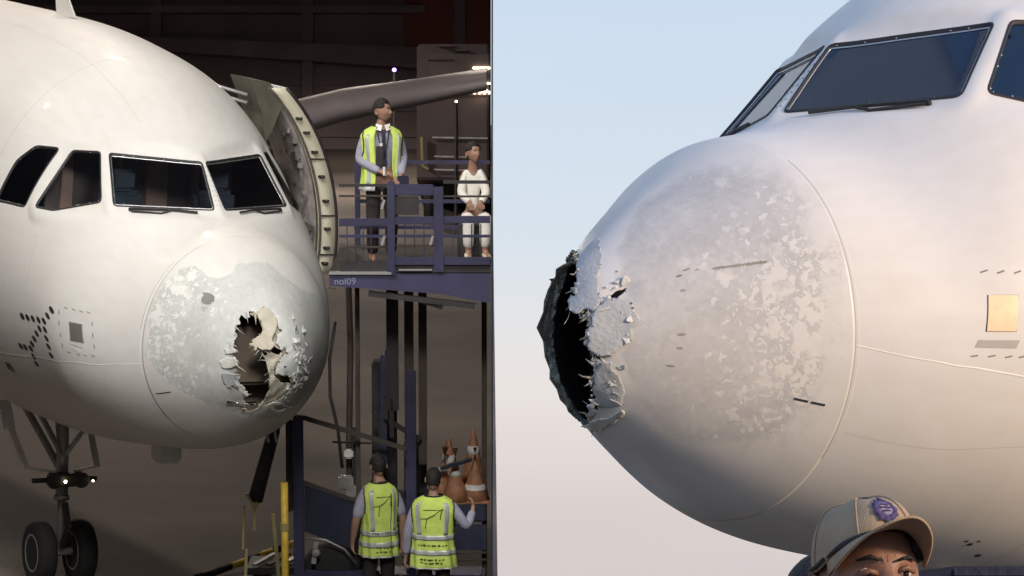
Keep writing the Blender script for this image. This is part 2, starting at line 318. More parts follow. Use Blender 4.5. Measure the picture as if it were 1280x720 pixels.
def fromU(A, par):
    if par == 'u': return (A ** 2).sum(-1), np.arctan2(A[..., 1], A[..., 0])
    return A[..., 0], A[..., 1] / SQ
def sdist(A, poly):
    """signed distance (inside negative) and nearest boundary point"""
    A = np.asarray(A, float); best = np.full(len(A), 1e9); near = np.zeros_like(A); ins = np.zeros(len(A), bool); K = len(poly)
    for i in range(K):
        a, b = poly[i], poly[(i + 1) % K]; d = b - a; L = (d @ d) + 1e-12; t = np.clip(((A - a) @ d) / L, 0, 1); c = a + t[:, None] * d; dd = np.linalg.norm(A - c, axis=1)
        m = dd < best; best[m] = dd[m]; near[m] = c[m]
        cr_ = (a[1] > A[:, 1]) != (b[1] > A[:, 1])
        with np.errstate(divide='ignore', invalid='ignore'): xx = (b[0] - a[0]) * (A[:, 1] - a[1]) / (b[1] - a[1]) + a[0]
        ins ^= cr_ & (A[:, 0] < xx)
    return np.where(ins, -best, best), near
def sd_multi(A, polys):
    d = np.full(len(A), 1e9); n = np.zeros_like(A)
    for p in polys:
        di, ni = sdist(A, p); m = di < d; d[m] = di[m]; n[m] = ni[m]
    return d, n
def win_poly(P, r=.045):
    """window outline whose long edges are straight in space"""
    V = np.array([S_round(x, t) for x, t in P]); out = []
    R_ = []
    for i in range(len(V)):
        a, b, c = V[i - 1], V[i], V[(i + 1) % len(V)]; u = (a - b) / np.linalg.norm(a - b); w = (c - b) / np.linalg.norm(c - b); p0 = b + u * r; p2 = b + w * r
        for t in (0, .25, .5, .75, 1): R_.append((1-t)**2*p0 + 2*t*(1-t)*b + t*t*p2)
        nx = c - w * 0; q = c + (b - c) / np.linalg.norm(b - c) * r
        for t in np.linspace(0, 1, 12)[1:-1]: R_.append(p2 + (q - p2) * t)
    R_ = np.array(R_); nn = np.linalg.svd(V - V.mean(0))[2][2]; nn = nn * np.sign(nn @ np.array([-1, V[:, 1].mean(), 1.])); lam = np.linspace(-.08, .25, 133)
    Pq = R_[:, None, :] + lam[None, :, None] * nn; tq = invT(Pq[..., 0], Pq[..., 1], Pq[..., 2]); D_ = np.linalg.norm(S_round(Pq[..., 0], tq) - Pq, axis=-1); k = D_.argmin(1); i_ = np.arange(len(R_))
    return np.stack([Pq[i_, k, 0], tq[i_, k] * SQ], -1)
def rough_poly(P, amp, n=3, seed=1):
    r = np.random.default_rng(seed); P = np.asarray(P, float)
    for k in range(n):
        Q2 = []
        for i in range(len(P)):
            a, b = P[i], P[(i + 1) % len(P)]; d = b - a; L = np.linalg.norm(d); nn = np.array([d[1], -d[0]]) / (L + 1e-9); Q2 += [a, (a + b) / 2 + nn * r.normal() * min(amp, L * .22)]
        P = np.array(Q2); amp *= .6
    return P
def chaikin(P, n=2, k=.25):
    P = np.asarray(P, float)
    for _ in range(n):
        Nx = np.roll(P, -1, 0); P = np.stack([P * (1 - k) + Nx * k, P * k + Nx * (1 - k)], 1).reshape(-1, 2)
    return P
def roundc(P, r):
    """cut corners at distance r and round them"""
    P = np.asarray(P, float); out = []
    for i in range(len(P)):
        a, b, c = P[i - 1], P[i], P[(i + 1) % len(P)]; u = (a - b) / np.linalg.norm(a - b); w = (c - b) / np.linalg.norm(c - b)
        p0 = b + u * r; p2 = b + w * r
        for t in (0, .25, .5, .75, 1): out.append((1-t)**2*p0 + 2*t*(1-t)*b + t*t*p2)
    return np.array(out)
def grow(P, d):
    P = np.asarray(P, float); a = np.roll(P, 1, 0); b = np.roll(P, -1, 0); t = b - a; t /= np.linalg.norm(t, axis=1, keepdims=True) + 1e-9; n = np.stack([t[:, 1], -t[:, 0]], -1)
    area = (P[:, 0] * b[:, 1] - b[:, 0] * P[:, 1]).sum(); return P + n * d * (1 if area > 0 else -1)
def compact(v, f):
    f = np.asarray(f); used = np.unique(f); mp = np.full(len(v), -1); mp[used] = np.arange(len(used)); return v[used], mp[f], used
def cut_grid(A, faces, hole=None, keep=None, h=.01):
    """A: param verts; snap near boundaries then drop the faces in holes / outside keep"""
    A = A.copy(); fc = A[faces].mean(1); ok = np.ones(len(faces), bool)
    if keep is not None:
        d, n = sd_multi(A, keep); hv = h if np.isscalar(h) else h; m = np.abs(d) < hv * .75; A[m] = n[m]; ok &= sd_multi(fc, keep)[0] < 0
    if hole:
        d, n = sd_multi(A, hole); hv = h; m = np.abs(d) < hv * .62; A[m] = n[m]; ok &= sd_multi(fc, hole)[0] > 0
    return A, faces[ok]
def patch(name, poly, par, m, parent, off=.003, h=.02, hole=None, thick=0., offfn=None, smooth=True, raw=False):
    """piece that follows the airliner's skin; poly already in param plane"""
    poly = np.asarray(poly)
    if len(poly) == 4 and hole is None and offfn is None:
        n_ = 7; g = np.linspace(0, 1, n_); a_, b_ = np.meshgrid(g, g, indexing='ij'); a_ = a_[..., None]; b_ = b_[..., None]
        A = ((1 - a_) * ((1 - b_) * poly[0] + b_ * poly[3]) + a_ * ((1 - b_) * poly[1] + b_ * poly[2])).reshape(-1, 2); X, Th = fromU(A, par); V = S(X, Th) + SN(X, Th) * off
        i, j = np.meshgrid(np.arange(n_ - 1), np.arange(n_ - 1), indexing='ij'); k = (i * n_ + j).ravel(); F = np.stack([k, k + n_, k + n_ + 1, k + 1], -1); nn = np.cross(V[F[:, 1]] - V[F[:, 0]], V[F[:, 3]] - V[F[:, 0]])
        if (nn * SN(X, Th)[F[:, 0]]).sum() < 0: F = F[:, ::-1]
        return mesh_obj(name, V, F, m, parent, smooth)
    lo = poly.min(0) - h; hi = poly.max(0) + h; nx, ny = [max(2, int(math.ceil(k))) for k in (hi - lo) / h]
    gx = np.linspace(lo[0], hi[0], nx + 1); gy = np.linspace(lo[1], hi[1], ny + 1); A = np.stack(np.meshgrid(gx, gy, indexing='ij'), -1).reshape(-1, 2)
    i, j = np.meshgrid(np.arange(nx), np.arange(ny), indexing='ij'); i = i.ravel(); j = j.ravel(); k = i * (ny + 1) + j
    F = np.stack([k, k + ny + 1, k + ny + 2, k + 1], -1); A, F = cut_grid(A, F, hole, [poly], h)
    if not len(F): return None
    A, F, _ = compact(A, F); X, Th = fromU(A, par); o = off if offfn is None else offfn(A); o = np.broadcast_to(o, X.shape)
    V = S(X, Th) + SN(X, Th) * o[:, None]
    n = np.cross(V[F[:, 1]] - V[F[:, 0]], V[F[:, 3]] - V[F[:, 0]]); sn = SN(X, Th)[F[:, 0]]
    if (n * sn).sum() < 0: F = F[:, ::-1]
    if raw: return V, F
    ob = mesh_obj(name, V, F, m, parent, smooth)
    if thick:
        md = ob.modifiers.new('t', 'SOLIDIFY'); md.thickness = thick; md.offset = -1
    return ob
def ring(name, poly, par, m, parent, d_out, d_in, o_out, o_in, o_mid=None):
    a = grow(poly, d_out); b = grow(poly, -d_in); mid = (a + b) / 2; V = []
    offs = [(a, o_out), (mid, o_mid if o_mid is not None else (o_out + o_in) / 2), (b, o_in)]
    for P, o in offs:
        X, Th = fromU(P, par); V.append(S(X, Th) + SN(X, Th) * o)
    n = len(poly); V = np.concatenate(V); F = [(r * n + i, r * n + (i + 1) % n, (r + 1) * n + (i + 1) % n, (r + 1) * n + i) for r in range(2) for i in range(n)]
    return mesh_obj(name, V, F, m, parent, True)
def mir(P): return [(x, math.pi - t) for x, t in P]

WIN_FRONT = [(1.862, 1.519), (2.358, 1.551), (2.862, .985), (2.360, .850)]
WIN_SIDE = [(2.505, .795), (2.942, .940), (3.269, .809), (3.253, .444), (2.994, .514)]
WIN_REAR = [(3.433, .396), (3.417, .761), (3.739, .673), (3.9, .542), (3.975, .307)]
HL = [(0.434, 2.315), (0.386, 2.177), (0.31, 2.08), (0.253, 2.115), (0.2, 2.181), (0.185, 2.346), (0.21, 2.586), (0.13, 2.77), (0.08, 2.92), (0.061, 3.242), (0.059, 3.809), (0.119, 4.25), (0.212, 4.379), (0.325, 4.411), (0.408, 4.372), (0.447, 4.209), (0.357, 4.09), (0.288, 3.857), (0.295, 3.545), (0.31, 3.43), (0.309, 3.209), (0.34, 3.03), (0.361, 2.838), (0.388, 2.579), (0.403, 2.412)]
DL = [(0.325, 2.143), (0.333, 1.907), (0.301, 1.733), (0.226, 1.657), (0.169, 1.681), (0.128, 1.547), (0.108, 1.834), (0.072, 2.105), (0.035, 1.955), (0.036, 1.567), (0.025, 1.112), (0.013, 2.062), (0.022, 2.823), (0.021, 3.515), (0.011, 4.037), (0.018, 5.396), (0.148, 5.425), (0.117, 5.122), (0.176, 4.909), (0.23, 4.656), (0.287, 4.457), (0.132, 3.807), (0.159, 2.836), (0.234, 2.612)]
CA = [(0.125, 2.728), (0.072, 2.753), (0.042, 2.456), (0.019, 2.155), (0.026, 1.662), (0.06, 2.187), (0.059, 2.52), (0.091, 2.707)]
CB = [(0.029, 3.127), (0.014, 3.657), (0.016, 4.084), (0.024, 5.431), (0.137, 5.431), (0.061, 5.217), (0.039, 4.63), (0.032, 3.974)]
HR = [(0.239, 1.781), (0.137, 1.434), (0.078, 1.125), (0.036, 1.155), (0.034, 0.54), (0.072, 0.423), (0.07, 0.246), (0.061, 0.159), (0.06, 5.831), (0.103, 5.801), (0.094, 5.481), (0.138, 5.064), (0.221, 4.822), (0.284, 4.464), (.42, 4.35), (.36, 3.9), (.30, 3.4), (.34, 3.0), (.37, 2.8), (.40, 2.4), (.36, 2.1)]
F1 = [(0.391, 2.166), (0.369, 1.917), (0.308, 1.723), (0.225, 1.631), (0.157, 1.73), (0.094, 2.126), (0.057, 2.209), (0.095, 2.658), (0.141, 2.663), (0.153, 2.828), (0.215, 2.731), (0.203, 2.607), (0.175, 2.372), (0.191, 2.145), (0.252, 2.078), (0.319, 2.064)]
F2 = [(0.227, 4.52), (0.186, 4.636), (0.214, 4.948), (0.505, 5.331), (0.528, 5.192), (0.461, 5.027), (0.337, 4.788)]
F2I = [(0.229, 4.681), (0.233, 4.914), (0.364, 5.156), (0.37, 5.015), (0.298, 4.812)]
SHARDS = [[(0.463, 3.214), (0.301, 3.06), (0.269, 3.224), (0.435, 3.316)], [(0.448, 3.399), (0.296, 3.397), (0.286, 3.652), (0.392, 3.711), (0.451, 3.598)], [(0.436, 2.976), (0.344, 2.792), (0.3, 2.973), (0.418, 3.115)]]
PEEL_N = [(1.273, 2.88), (1.292, 2.672), (1.234, 2.436), (1.137, 2.21), (1.031, 2.205), (0.888, 2.223), (0.815, 1.955), (0.902, 1.855), (0.928, 1.428), (0.827, 1.281), (0.764, 1.019), (1.161, 0.463), (1.353, 0.196), (1.051, 6.188), (1.086, 5.927), (0.726, 5.455), (0.532, 4.776), (0.543, 4.308), (0.851, 3.777), (1.182, 3.45), (1.239, 3.206)]
PEEL_D = [(0.615, 1.446), (0.894, 1.336), (1.089, 1.094), (1.21, 0.838), (1.24, 0.618), (1.24, 0.378), (1.24, 0.17), (1.22, 6.261), (1.20, 6.049), (1.18, 5.829), (1.15, 5.634), (0.996, 5.417), (0.652, 5.175), (0.363, 5.227), (0.165, 5.805), (0.208, 0.688)]
G1 = [(0.23, 1.718), (0.279, 1.642), (0.315, 1.436), (0.237, 1.166), (0.156, 0.926), (0.123, 0.54), (0.101, 0.403), (0.065, 0.454), (0.034, 0.54), (0.036, 1.155), (0.077, 1.148), (0.136, 1.456)]
G2 = [(0.073, 0.236), (0.114, 0.405), (0.194, 0.422), (0.237, 0.293), (0.259, 0.078), (0.222, 6.114), (0.159, 5.922), (0.103, 5.801), (0.065, 5.843), (0.056, 6.246)]
G3 = [(0.107, 5.778), (0.15, 5.761), (0.201, 5.577), (0.266, 5.237), (0.245, 5.073), (0.218, 4.85), (0.14, 5.078), (0.103, 5.442)]
G4 = [(0.312, 4.386), (0.259, 4.697), (0.269, 4.978), (0.275, 5.212), (0.304, 5.076), (0.309, 4.799), (0.35, 4.445)]
H2 = [(0.164, 0.516), (0.206, 0.531), (0.234, 0.518), (0.231, 0.463), (0.184, 0.433)]
DOTS = [(3.165, 3.321), (3.035, 3.301), (2.904, 3.276), (2.761, 3.244), (2.628, 3.21), (2.551, 3.144), (2.485, 3.075), (2.753, 3.302), (2.854, 3.362), (2.951, 3.421), (3.05, 3.476), (3.128, 3.521), (3.272, 3.538), (3.394, 3.55), (3.131, 3.576), (3.133, 3.629), (2.616, 3.267), (2.605, 3.326), (2.589, 3.382), (2.577, 3.444)]
XS = 1.262
for P_ in (WIN_FRONT, WIN_SIDE):
    for q_ in (P_, mir(P_)):
        V_ = np.array([S_round(x, t) for x, t in q_]); c_ = V_.mean(0); n_ = np.linalg.svd(V_ - c_)[2][2]; FLAT.append((win_poly(q_), c_, n_))
def rect_xt(x, t, dx, dt, rot=0):
    c, s = math.cos(rot), math.sin(rot); return np.array([(x + a * c - b * s, t * SQ + a * s + b * c) for a, b in ((-dx, -dt), (dx, -dt), (dx, dt), (-dx, dt))])
def strip(name, pts, w, m, parent, off=.0025):
    P = np.array([(x, t * SQ) for x, t in pts]); Pp = [P[0]]
    for a, b in zip(P[:-1], P[1:]):
        for k in range(1, 7): Pp.append(a + (b - a) * k / 6)
    P = np.array(Pp); t = np.gradient(P, axis=0); t /= np.linalg.norm(t, axis=1, keepdims=True); n = np.stack([-t[:, 1], t[:, 0]], -1) * w / 2; V = []
    for s_, o in ((-1, 0.0005), (0, off), (1, 0.0005)):
        A = P + n * s_; V.append(S(A[:, 0], A[:, 1] / SQ) + SN(A[:, 0], A[:, 1] / SQ) * o)
    k = len(P); V = np.concatenate(V); F = [(r * k + i, r * k + i + 1, (r + 1) * k + i + 1, (r + 1) * k + i) for r in range(2) for i in range(k - 1)]
    return mesh_obj(name, V, F, m, parent, True)

def airliner(night, M, label):
    A = thing('airliner', label, 'airplane', M)
    # --- radome
    nr, nth = 150, 480; U = np.linspace(.02, math.sqrt(XS), nr); Th = np.linspace(0, 2 * math.pi, nth, endpoint=False)
    G = np.stack([U[:, None] * np.cos(Th), U[:, None] * np.sin(Th)], -1).reshape(-1, 2)
    i, j = np.meshgrid(np.arange(nr - 1), np.arange(nth), indexing='ij'); a = i * nth + j; b = i * nth + (j + 1) % nth
    F = np.stack([a, b, b + nth, a + nth], -1).reshape(-1, 4)
    if night: holes = [rough_poly(toU(HL, 'u'), .018, 3, 3), rough_poly(toU(DL, 'u'), .022, 3, 5)]
    else: holes = [rough_poly(toU(HR, 'u'), .026, 4, 8), rough_poly(toU(H2, 'u'), .01, 2, 4)]
    rings = np.repeat(np.arange(nr), nth); cap_i = len(G); G = np.vstack([G, [[0, 0]]]); capF = [(k, (k + 1) % nth, cap_i) for k in range(nth)]
    V0, F2_ = cut_grid(G, F, holes, None, .008)
    X, Tt = fromU(V0, 'u'); V = S(X, Tt); keepcap = sd_multi(np.array([[0., 0.]]), holes)[0][0] > 0
    fl = [tuple(f) for f in F2_] + (capF if keepcap else [])
    nn = np.cross(V[F2_[:, 1]] - V[F2_[:, 0]], V[F2_[:, 3]] - V[F2_[:, 0]]); flip = (nn * SN(X, Tt)[F2_[:, 0]]).sum() < 0
    if flip: fl = [f[::-1] for f in fl]
    used = np.unique(np.concatenate([np.array(f) for f in fl])); mp = np.full(len(V), -1); mp[used] = np.arange(len(used))
    # dents near the damage
    Vd = V + SN(X, Tt) * (-.012 * np.exp(-(np.abs(sd_multi(V0, holes)[0]) / .05) ** 2) * (.6 + .4 * np.sin(V0[:, 0] * 31 + 3 * np.sin(V0[:, 1] * 17)) * np.cos(V0[:, 1] * 37)))[:, None]
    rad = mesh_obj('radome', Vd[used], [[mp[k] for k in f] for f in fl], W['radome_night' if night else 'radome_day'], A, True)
    peel = -sdist(V0[used], chaikin(toU(PEEL_N if night else PEEL_D, 'u'), 1))[0]
    at = rad.data.attributes.new('peel', 'FLOAT', 'POINT'); at.data.foreach_set('value', np.clip(peel, -.3, .3).astype(np.float32))
    u_ = V0[used]; rr = np.linalg.norm(u_, axis=1); ang = np.arctan2(u_[:, 1], u_[:, 0])
    side = np.where(np.abs(np.abs(ang) - math.pi) < .9, 1., 0.) if night else np.clip(1.15 - np.abs(ang + .12) * .9, .25, 1.)
    rim = np.clip((rr - .62) / .45, 0, 1) * side + (0 if night else .10)
    at2 = rad.data.attributes.new('rim', 'FLOAT', 'POINT'); at2.data.foreach_set('value', rim.astype(np.float32))
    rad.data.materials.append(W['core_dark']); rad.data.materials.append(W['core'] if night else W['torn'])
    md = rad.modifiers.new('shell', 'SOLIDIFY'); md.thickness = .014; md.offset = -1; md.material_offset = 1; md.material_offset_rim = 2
    # --- fuselage
    Xr = np.concatenate([np.arange(XS, 4.4, .022), np.arange(4.4, 8, .12), np.linspace(8, 37.4, 50)]); nth = 560; Th = np.linspace(0, 2 * math.pi, nth, endpoint=False)
    wins = [win_poly(p) for p in (WIN_FRONT, WIN_SIDE, WIN_REAR, mir(WIN_FRONT), mir(WIN_SIDE), mir(WIN_REAR))]
    G = np.stack(np.meshgrid(Xr, Th * SQ, indexing='ij'), -1).reshape(-1, 2); nr = len(Xr)
    i, j = np.meshgrid(np.arange(nr - 1), np.arange(nth), indexing='ij'); a = i * nth + j; b = i * nth + (j + 1) % nth; F = np.stack([a, a + nth, b + nth, b], -1).reshape(-1, 4)
    sub = G[:, 0] < 4.4; Gs = G.copy(); d, n = sd_multi(G[sub], wins); mm = np.abs(d) < .012; idx = np.nonzero(sub)[0][mm]; Gs[idx] = n[mm]
    fc = np.stack([G[F[:, [0, 1]], 0].mean(1), (G[F[:, 0], 1] + SQ * math.pi / nth)], -1); ok = np.ones(len(F), bool); fs = fc[:, 0] < 4.4; ok[fs] = sd_multi(fc[fs], wins)[0] > 0; F = F[ok]
    X, Tt = Gs[:, 0], Gs[:, 1] / SQ; V = S(X, Tt); nn = np.cross(V[F[:, 1]] - V[F[:, 0]], V[F[:, 3]] - V[F[:, 0]])
    if (nn * SN(X, Tt)[F[:, 0]]).sum() < 0: F = F[:, ::-1]
    V, F, _ = compact(V, F)
    fus = mesh_obj('fuselage', V, F, W['white'], A, True)
    # seam between radome and fuselage, frame line aft of it
    strip('radome_seam', [(XS, t) for t in (np.linspace(2.15, 3.6, 30) if night else np.linspace(-.80, .95, 36))], .006, W['seam'], A, .0006)
    if night: strip('seam_sealant', [(XS + .018, t) for t in np.linspace(2.25, 3.45, 20)], .020, W['line'], A, .0015); strip('radome_seam', [(XS + .034, t) for t in np.linspace(2.3, 3.0, 16)], .007, W['mark_pale'], A, .0012)
    else: strip('seam_sealant', [(XS + .016, t) for t in np.linspace(-.55, .75, 26)], .006, W['line'], A, .0008)
    for x0_, t0_, t1_ in (((1.78, 3.45, 5.9), (3.05, -.9, .35), (3.05, 2.79, 4.04)) if night else ((3.05, -2.2, .35),)): strip('skin_joint', [(x0_, t) for t in np.linspace(t0_, t1_, 24)], .004, W['seam'], A, .0005)
    for t_ in (-.62, math.pi + .62, 1.25, math.pi - 1.25): strip('skin_joint', [(x_, t_) for x_ in np.linspace(1.3 if abs(math.sin(t_)) < .9 else 3.0, 8, 20)], .004, W['seam'], A, .0005)
    strip('skin_joint', [(4.25, t) for t in np.linspace(0, 2 * math.pi, 41)], .007, W['seam'], A, .001)
    # livery line
    LN = [(1.27, 3.324), (1.625, 3.309), (2.06, 3.372), (2.719, 3.515), (3.426, 3.625), (3.889, 3.67), (8, 3.9)]
    LD = [(1.264, 6.13), (1.468, 6.119), (1.68, 6.108), (1.907, 6.069), (2.195, 5.991), (3.0, 5.86), (8, 5.6)]
    strip('livery_line', LN if night else LD, .026 if night else .016, W['line'], A, .003)
    # windows
    pane = W['pane'] if night else W['pane_day']
    for nm, base in (('windshield', WIN_FRONT), ('side_window', WIN_SIDE), ('side_window', WIN_REAR)):
        for mirrored in (0, 1):
            P = win_poly(mir(base) if mirrored else base)
            wo = patch(nm, grow(P, .008), 'x', pane, A, off=-.014, h=.03)
            front = nm == 'windshield'
            ring('window_seal', P, 'x', W['seal'], wo, .013, .012, .003, -.010, .010)
            if front: ring('retainer_rim', grow(P, -.016), 'x', W['alu'], wo, .004, .004, -.009, -.012, -.006)
    # wipers
    for mirrored in (0, 1):
        pts = [(1.865, 1.37), (1.99, 1.20), (2.12, 1.03), (2.215, .93)]
        pts = mir(pts) if mirrored else pts
        mb = MB(); P3 = [Vector(S(x, t) + SN(x, t) * .025) for x, t in pts]; mb.tube(P3, .013, 6); mb.tube([P3[1], P3[1] * .5 + P3[2] * .5 - Vector((.05, 0, .035)), P3[3] - Vector((.03, 0, .02))], .011, 6)
        q0 = Vector(S(*pts[3])); mb.tube([q0, P3[3]], .02, 8); mb.obj('wiper', W['mark'], A)
    # rivets on the centre post
    for k in range(9):
        for s_ in (-1, 1):
            x = 1.9 + k * .052; p = Vector(S(x, math.pi / 2 + s_ * .016)); mb = MB(); mb.lathe([(.006, -.002), (.006, .003)], 6, Matrix.Translation(p)); mb.obj('rivet', W['mark_grey'], A)
    # cockpit inside
    mb = MB(); mb.box((2.35, -1.0, .12), (3.0, 1.0, .30), .05); mb.box((2.2, -.5, .2), (2.5, .5, .36), .05); mb.obj('glareshield', W['cock'], A)
    for y in (-.55, .55):
        mb = MB(); mb.box((3.25, y - .24, -.3), (3.42, y + .24, .62), .05); mb.box((3.22, y - .14, .62), (3.38, y + .14, .86), .04); mb.obj('pilot_seat', W['cockblue'], A)
    mb = MB(); mb.box((4.12, -1.1, -.6), (4.18, 1.1, 1.3)); mb.obj('cockpit_bulkhead', W['cock'], A)
    for y0, y1 in ((-.95, -.82), (-.50, -.38), (-.30, -.24), (.05, .30), (.6, .68)):
        mb = MB(); mb.box((4.04, y0, -.2), (4.115, y1, 1.15), .01); mb.obj('bulkhead_panel', W['cock_l'], A)
    mb = MB(); mb.box((3.0, -.42, 1.05), (3.9, .42, 1.16), .02); mb.obj('overhead_panel', W['cock'], A)
    # --- inside the nose
    mb = MB(); mb.lathe([(.95, 0), (.95, .03), (.5, .05), (0.01, .05)], 48, Matrix.Translation((1.14, 0, -.72)) @ Matrix.Rotation(math.radians(-90), 4, 'Y')); mb.obj('radar_bulkhead', W['bulk'], A)
    mb = MB(); mb.box((.72, -.36, -1.08), (.80, .40, -.42), .04); mb.tube([(.8, 0, -.75), (1.15, 0, -.75)], .09, 12); mb.box((.68, -.38, -1.12), (.70, -.30, -.38)); mb.obj('radar_antenna', W['bulk'], A)
    if night: mb = MB(); mb.tube([(.50, -.40, -1.20), (.42, -.27, -1.215), (.36, -.14, -1.20)], .022, 10); mb.obj('diverter_strip', W['chrome'], A, True)
    # --- torn skin round the hole
    def lifted(name, P, m_, lift, seed, amp=.008, base=0.004, thick=.007, h=.010, axis=None):
        Pu = rough_poly(toU(P, 'u'), amp, 2, seed); c = Pu.mean(0); ax = np.array(axis if axis is not None else (-c / (np.linalg.norm(c) + 1e-6))); L = ((Pu - c) @ ax).max() - ((Pu - c) @ ax).min(); mn = ((Pu - c) @ ax).min()
        return patch(name, Pu, 'u', m_, rad, h=h, thick=thick, offfn=lambda Aa: base + lift * np.clip((((Aa - c) @ ax) - mn) / L, 0, 1) ** 2 + .003 * np.sin(Aa[:, 0] * 23 + seed) * np.sin(Aa[:, 1] * 19 + seed))
    if night:
        c1 = [(0.40, 2.25), (.40, 1.9), (0.34, 1.6), (0.24, 1.45), (0.18, 1.3), (.12, .9), (.09, .5), (.10, .1), (.10, 5.8), (.20, 5.6), (.22, 5.1), (.28, 4.7), (.34, 4.4), (.2, 4.3), (.12, 4.1), (.07, 3.6), (.08, 3.0), (.14, 2.7), (.21, 2.6), (.19, 2.3), (.26, 2.15)]
        patch('inner_skin', rough_poly(toU(c1, 'u'), .004, 1, 2), 'u', W['flake_cream'], rad, h=.009, thick=.006,
              offfn=lambda Aa: -.030 + .010 * np.sin(Aa[:, 0] * 34 + 1) * np.cos(Aa[:, 1] * 27) , hole=[rough_poly(toU(CA, 'u'), .01, 2, 3), rough_poly(toU(CB, 'u'), .01, 2, 9), toU(HL, 'u')])
        lifted('torn_flap', F1, W['flake_cream'], .05, 3, .010, base=-.005)
        patch('curled_flap', rough_poly(toU(F2, 'u'), .006, 2, 4), 'u', W['flake'], rad, h=.008, thick=.006, off=.02, hole=[toU(F2I, 'u')])
        patch('curled_flap', toU(F2I, 'u'), 'u', W['core'], rad, h=.01, off=.004)
        for k, s_ in enumerate(SHARDS): lifted('torn_shard', s_, (W['flake'], W['flake_grey'], W['flake'])[k], .05, 10 + k, .022, base=.003)
        rs = np.random.default_rng(21); E_ = toU(HL, 'u')
        for k in range(44):      # splintered strips and fibres left hanging on the rim of the hole
            i = rs.integers(0, len(E_)); f_ = rs.uniform(); a = E_[i] * (1 - f_) + E_[(i + 1) % len(E_)] * f_; t_ = E_[(i + 1) % len(E_)] - E_[i]; n_ = np.array([-t_[1], t_[0]]) / np.linalg.norm(t_); cen = E_.mean(0); n_ *= np.sign((cen - a) @ n_); L = rs.uniform(.015, .075); wd = rs.uniform(.003, .012); dr = n_ + rs.normal(0, .45, 2)
            V = []
            for q in range(4):
                u_ = a + dr * L * (q / 3 - .15); X_, T_ = fromU(u_, 'u'); c_ = S(X_, T_) + SN(X_, T_) * (.006 + rs.normal(0, .012) * q / 3); c_[2] -= .02 * (q / 3) ** 2; w_ = wd * (1 - q / 3.4); V += [c_ + np.array([0, w_, w_ * .6]), c_ - np.array([0, w_, w_ * .6])]
            o = mesh_obj('frayed_strip', V, [(0, 1, 3, 2), (2, 3, 5, 4), (4, 5, 7, 6)], W[('flake', 'flake_cream', 'core', 'flake_grey')[k % 4]], rad, True); md = o.modifiers.new('t', 'SOLIDIFY'); md.thickness = .003
        for k in range(60):     # loose paint scabs on the port side of the hole
            th = rng.uniform(5.0, 7.3); x = rng.uniform(.03, .30) ** 1.0 if k % 2 else rng.uniform(.03, .12); s_ = rng.uniform(.012, .055); u0 = toU([(x, th)], 'u')[0]; an = np.sort(rng.uniform(0, 6.28, 6)); P = np.array([u0 + s_ * rng.uniform(.6, 1.3) * np.array([math.cos(t), math.sin(t)]) for t in an])
            patch('paint_scab', rough_poly(P, .004, 1, k), 'u', W['flake' if k % 3 else 'flake_grey'], rad, h=.007, thick=.003, offfn=lambda Aa, k=k, u0=u0: .004 + np.clip(((Aa - u0) @ np.array([math.cos(k), math.sin(k)])) * .5 + .006, 0, .03))
    else:
        lifted('torn_flap', G1, W['flake_grey'], .03, 3, .012, base=.004)
        lifted('torn_flap', G2, W['flake_grey'], .035, 5, .012, base=.004)
        lifted('torn_flap', G3, W['flake_grey'], .02, 6, .010, base=.003)
        lifted('torn_flap', G4, W['flake'], .035, 7, .014, base=.006)
        for k in range(34):
            th = rng.uniform(5.1, 7.6); x = rng.uniform(.10, .26); s_ = rng.uniform(.008, .028); u0 = toU([(x, th)], 'u')[0]; an = np.sort(rng.uniform(0, 6.28, 6)); P = np.array([u0 + s_ * rng.uniform(.6, 1.3) * np.array([math.cos(t), math.sin(t)]) for t in an])
            patch('paint_scab', rough_poly(P, .004, 1, k), 'u', W['flake'], rad, h=.006, thick=.003, offfn=lambda Aa, k=k, u0=u0: .003 + np.clip(((Aa - u0) @ np.array([math.cos(k), math.sin(k)])) * .4 + .004, 0, .02))
        rs = np.random.default_rng(31); E_ = toU(HR, 'u')
        for k in range(60):      # splintered strips curling off the near edge
            i = rs.integers(0, 14); f_ = rs.uniform(); a = E_[i] * (1 - f_) + E_[i + 1] * f_; t_ = E_[i + 1] - E_[i]; n_ = np.array([-t_[1], t_[0]]) / np.linalg.norm(t_); cen = E_.mean(0); n_ *= np.sign((cen - a) @ n_) * (1 if k % 3 else -.8); L = rs.uniform(.02, .09); wd = rs.uniform(.004, .018); dr = n_ + rs.normal(0, .4, 2)
            V = []
            for q in range(4):
                u_ = a + dr * L * (q / 3 - .15); X_, T_ = fromU(u_, 'u'); c_ = S(X_, T_) + SN(X_, T_) * (.008 + rs.uniform(0, .03) * q / 3); w_ = wd * (1 - q / 3.4) * rs.uniform(.7, 1.3); V += [c_ + np.array([.3 * w_, w_ * .5, w_]), c_ - np.array([.3 * w_, w_ * .5, w_])]
            o = mesh_obj('frayed_strip', V, [(0, 1, 3, 2), (2, 3, 5, 4), (4, 5, 7, 6)], W[('flake', 'flake_grey', 'core', 'flake')[k % 4]], rad, True); md = o.modifiers.new('t', 'SOLIDIFY'); md.thickness = .0025
        # ragged far rim of the hole, bent outwards, frayed fibres
        edge = chaikin(np.array([(t, x) for x, t in HR[14:] + HR[:2]]), 2); n = len(edge)
        te = np.interp(np.linspace(0, n - 1.01, 150), np.arange(n), edge[:, 0]); xe = np.interp(np.linspace(0, n - 1.01, 150), np.arange(n), edge[:, 1]); V = []; rows = 6
        B0 = S(xe, te); N0 = SN(xe, te); L = np.zeros(150); rr_ = np.random.default_rng(5)
        for f_, a_ in ((.05, .03), (.15, .025), (.4, .022), (1.1, .016)): L += a_ * np.sin(np.arange(150) * f_ + rr_.uniform(0, 6))
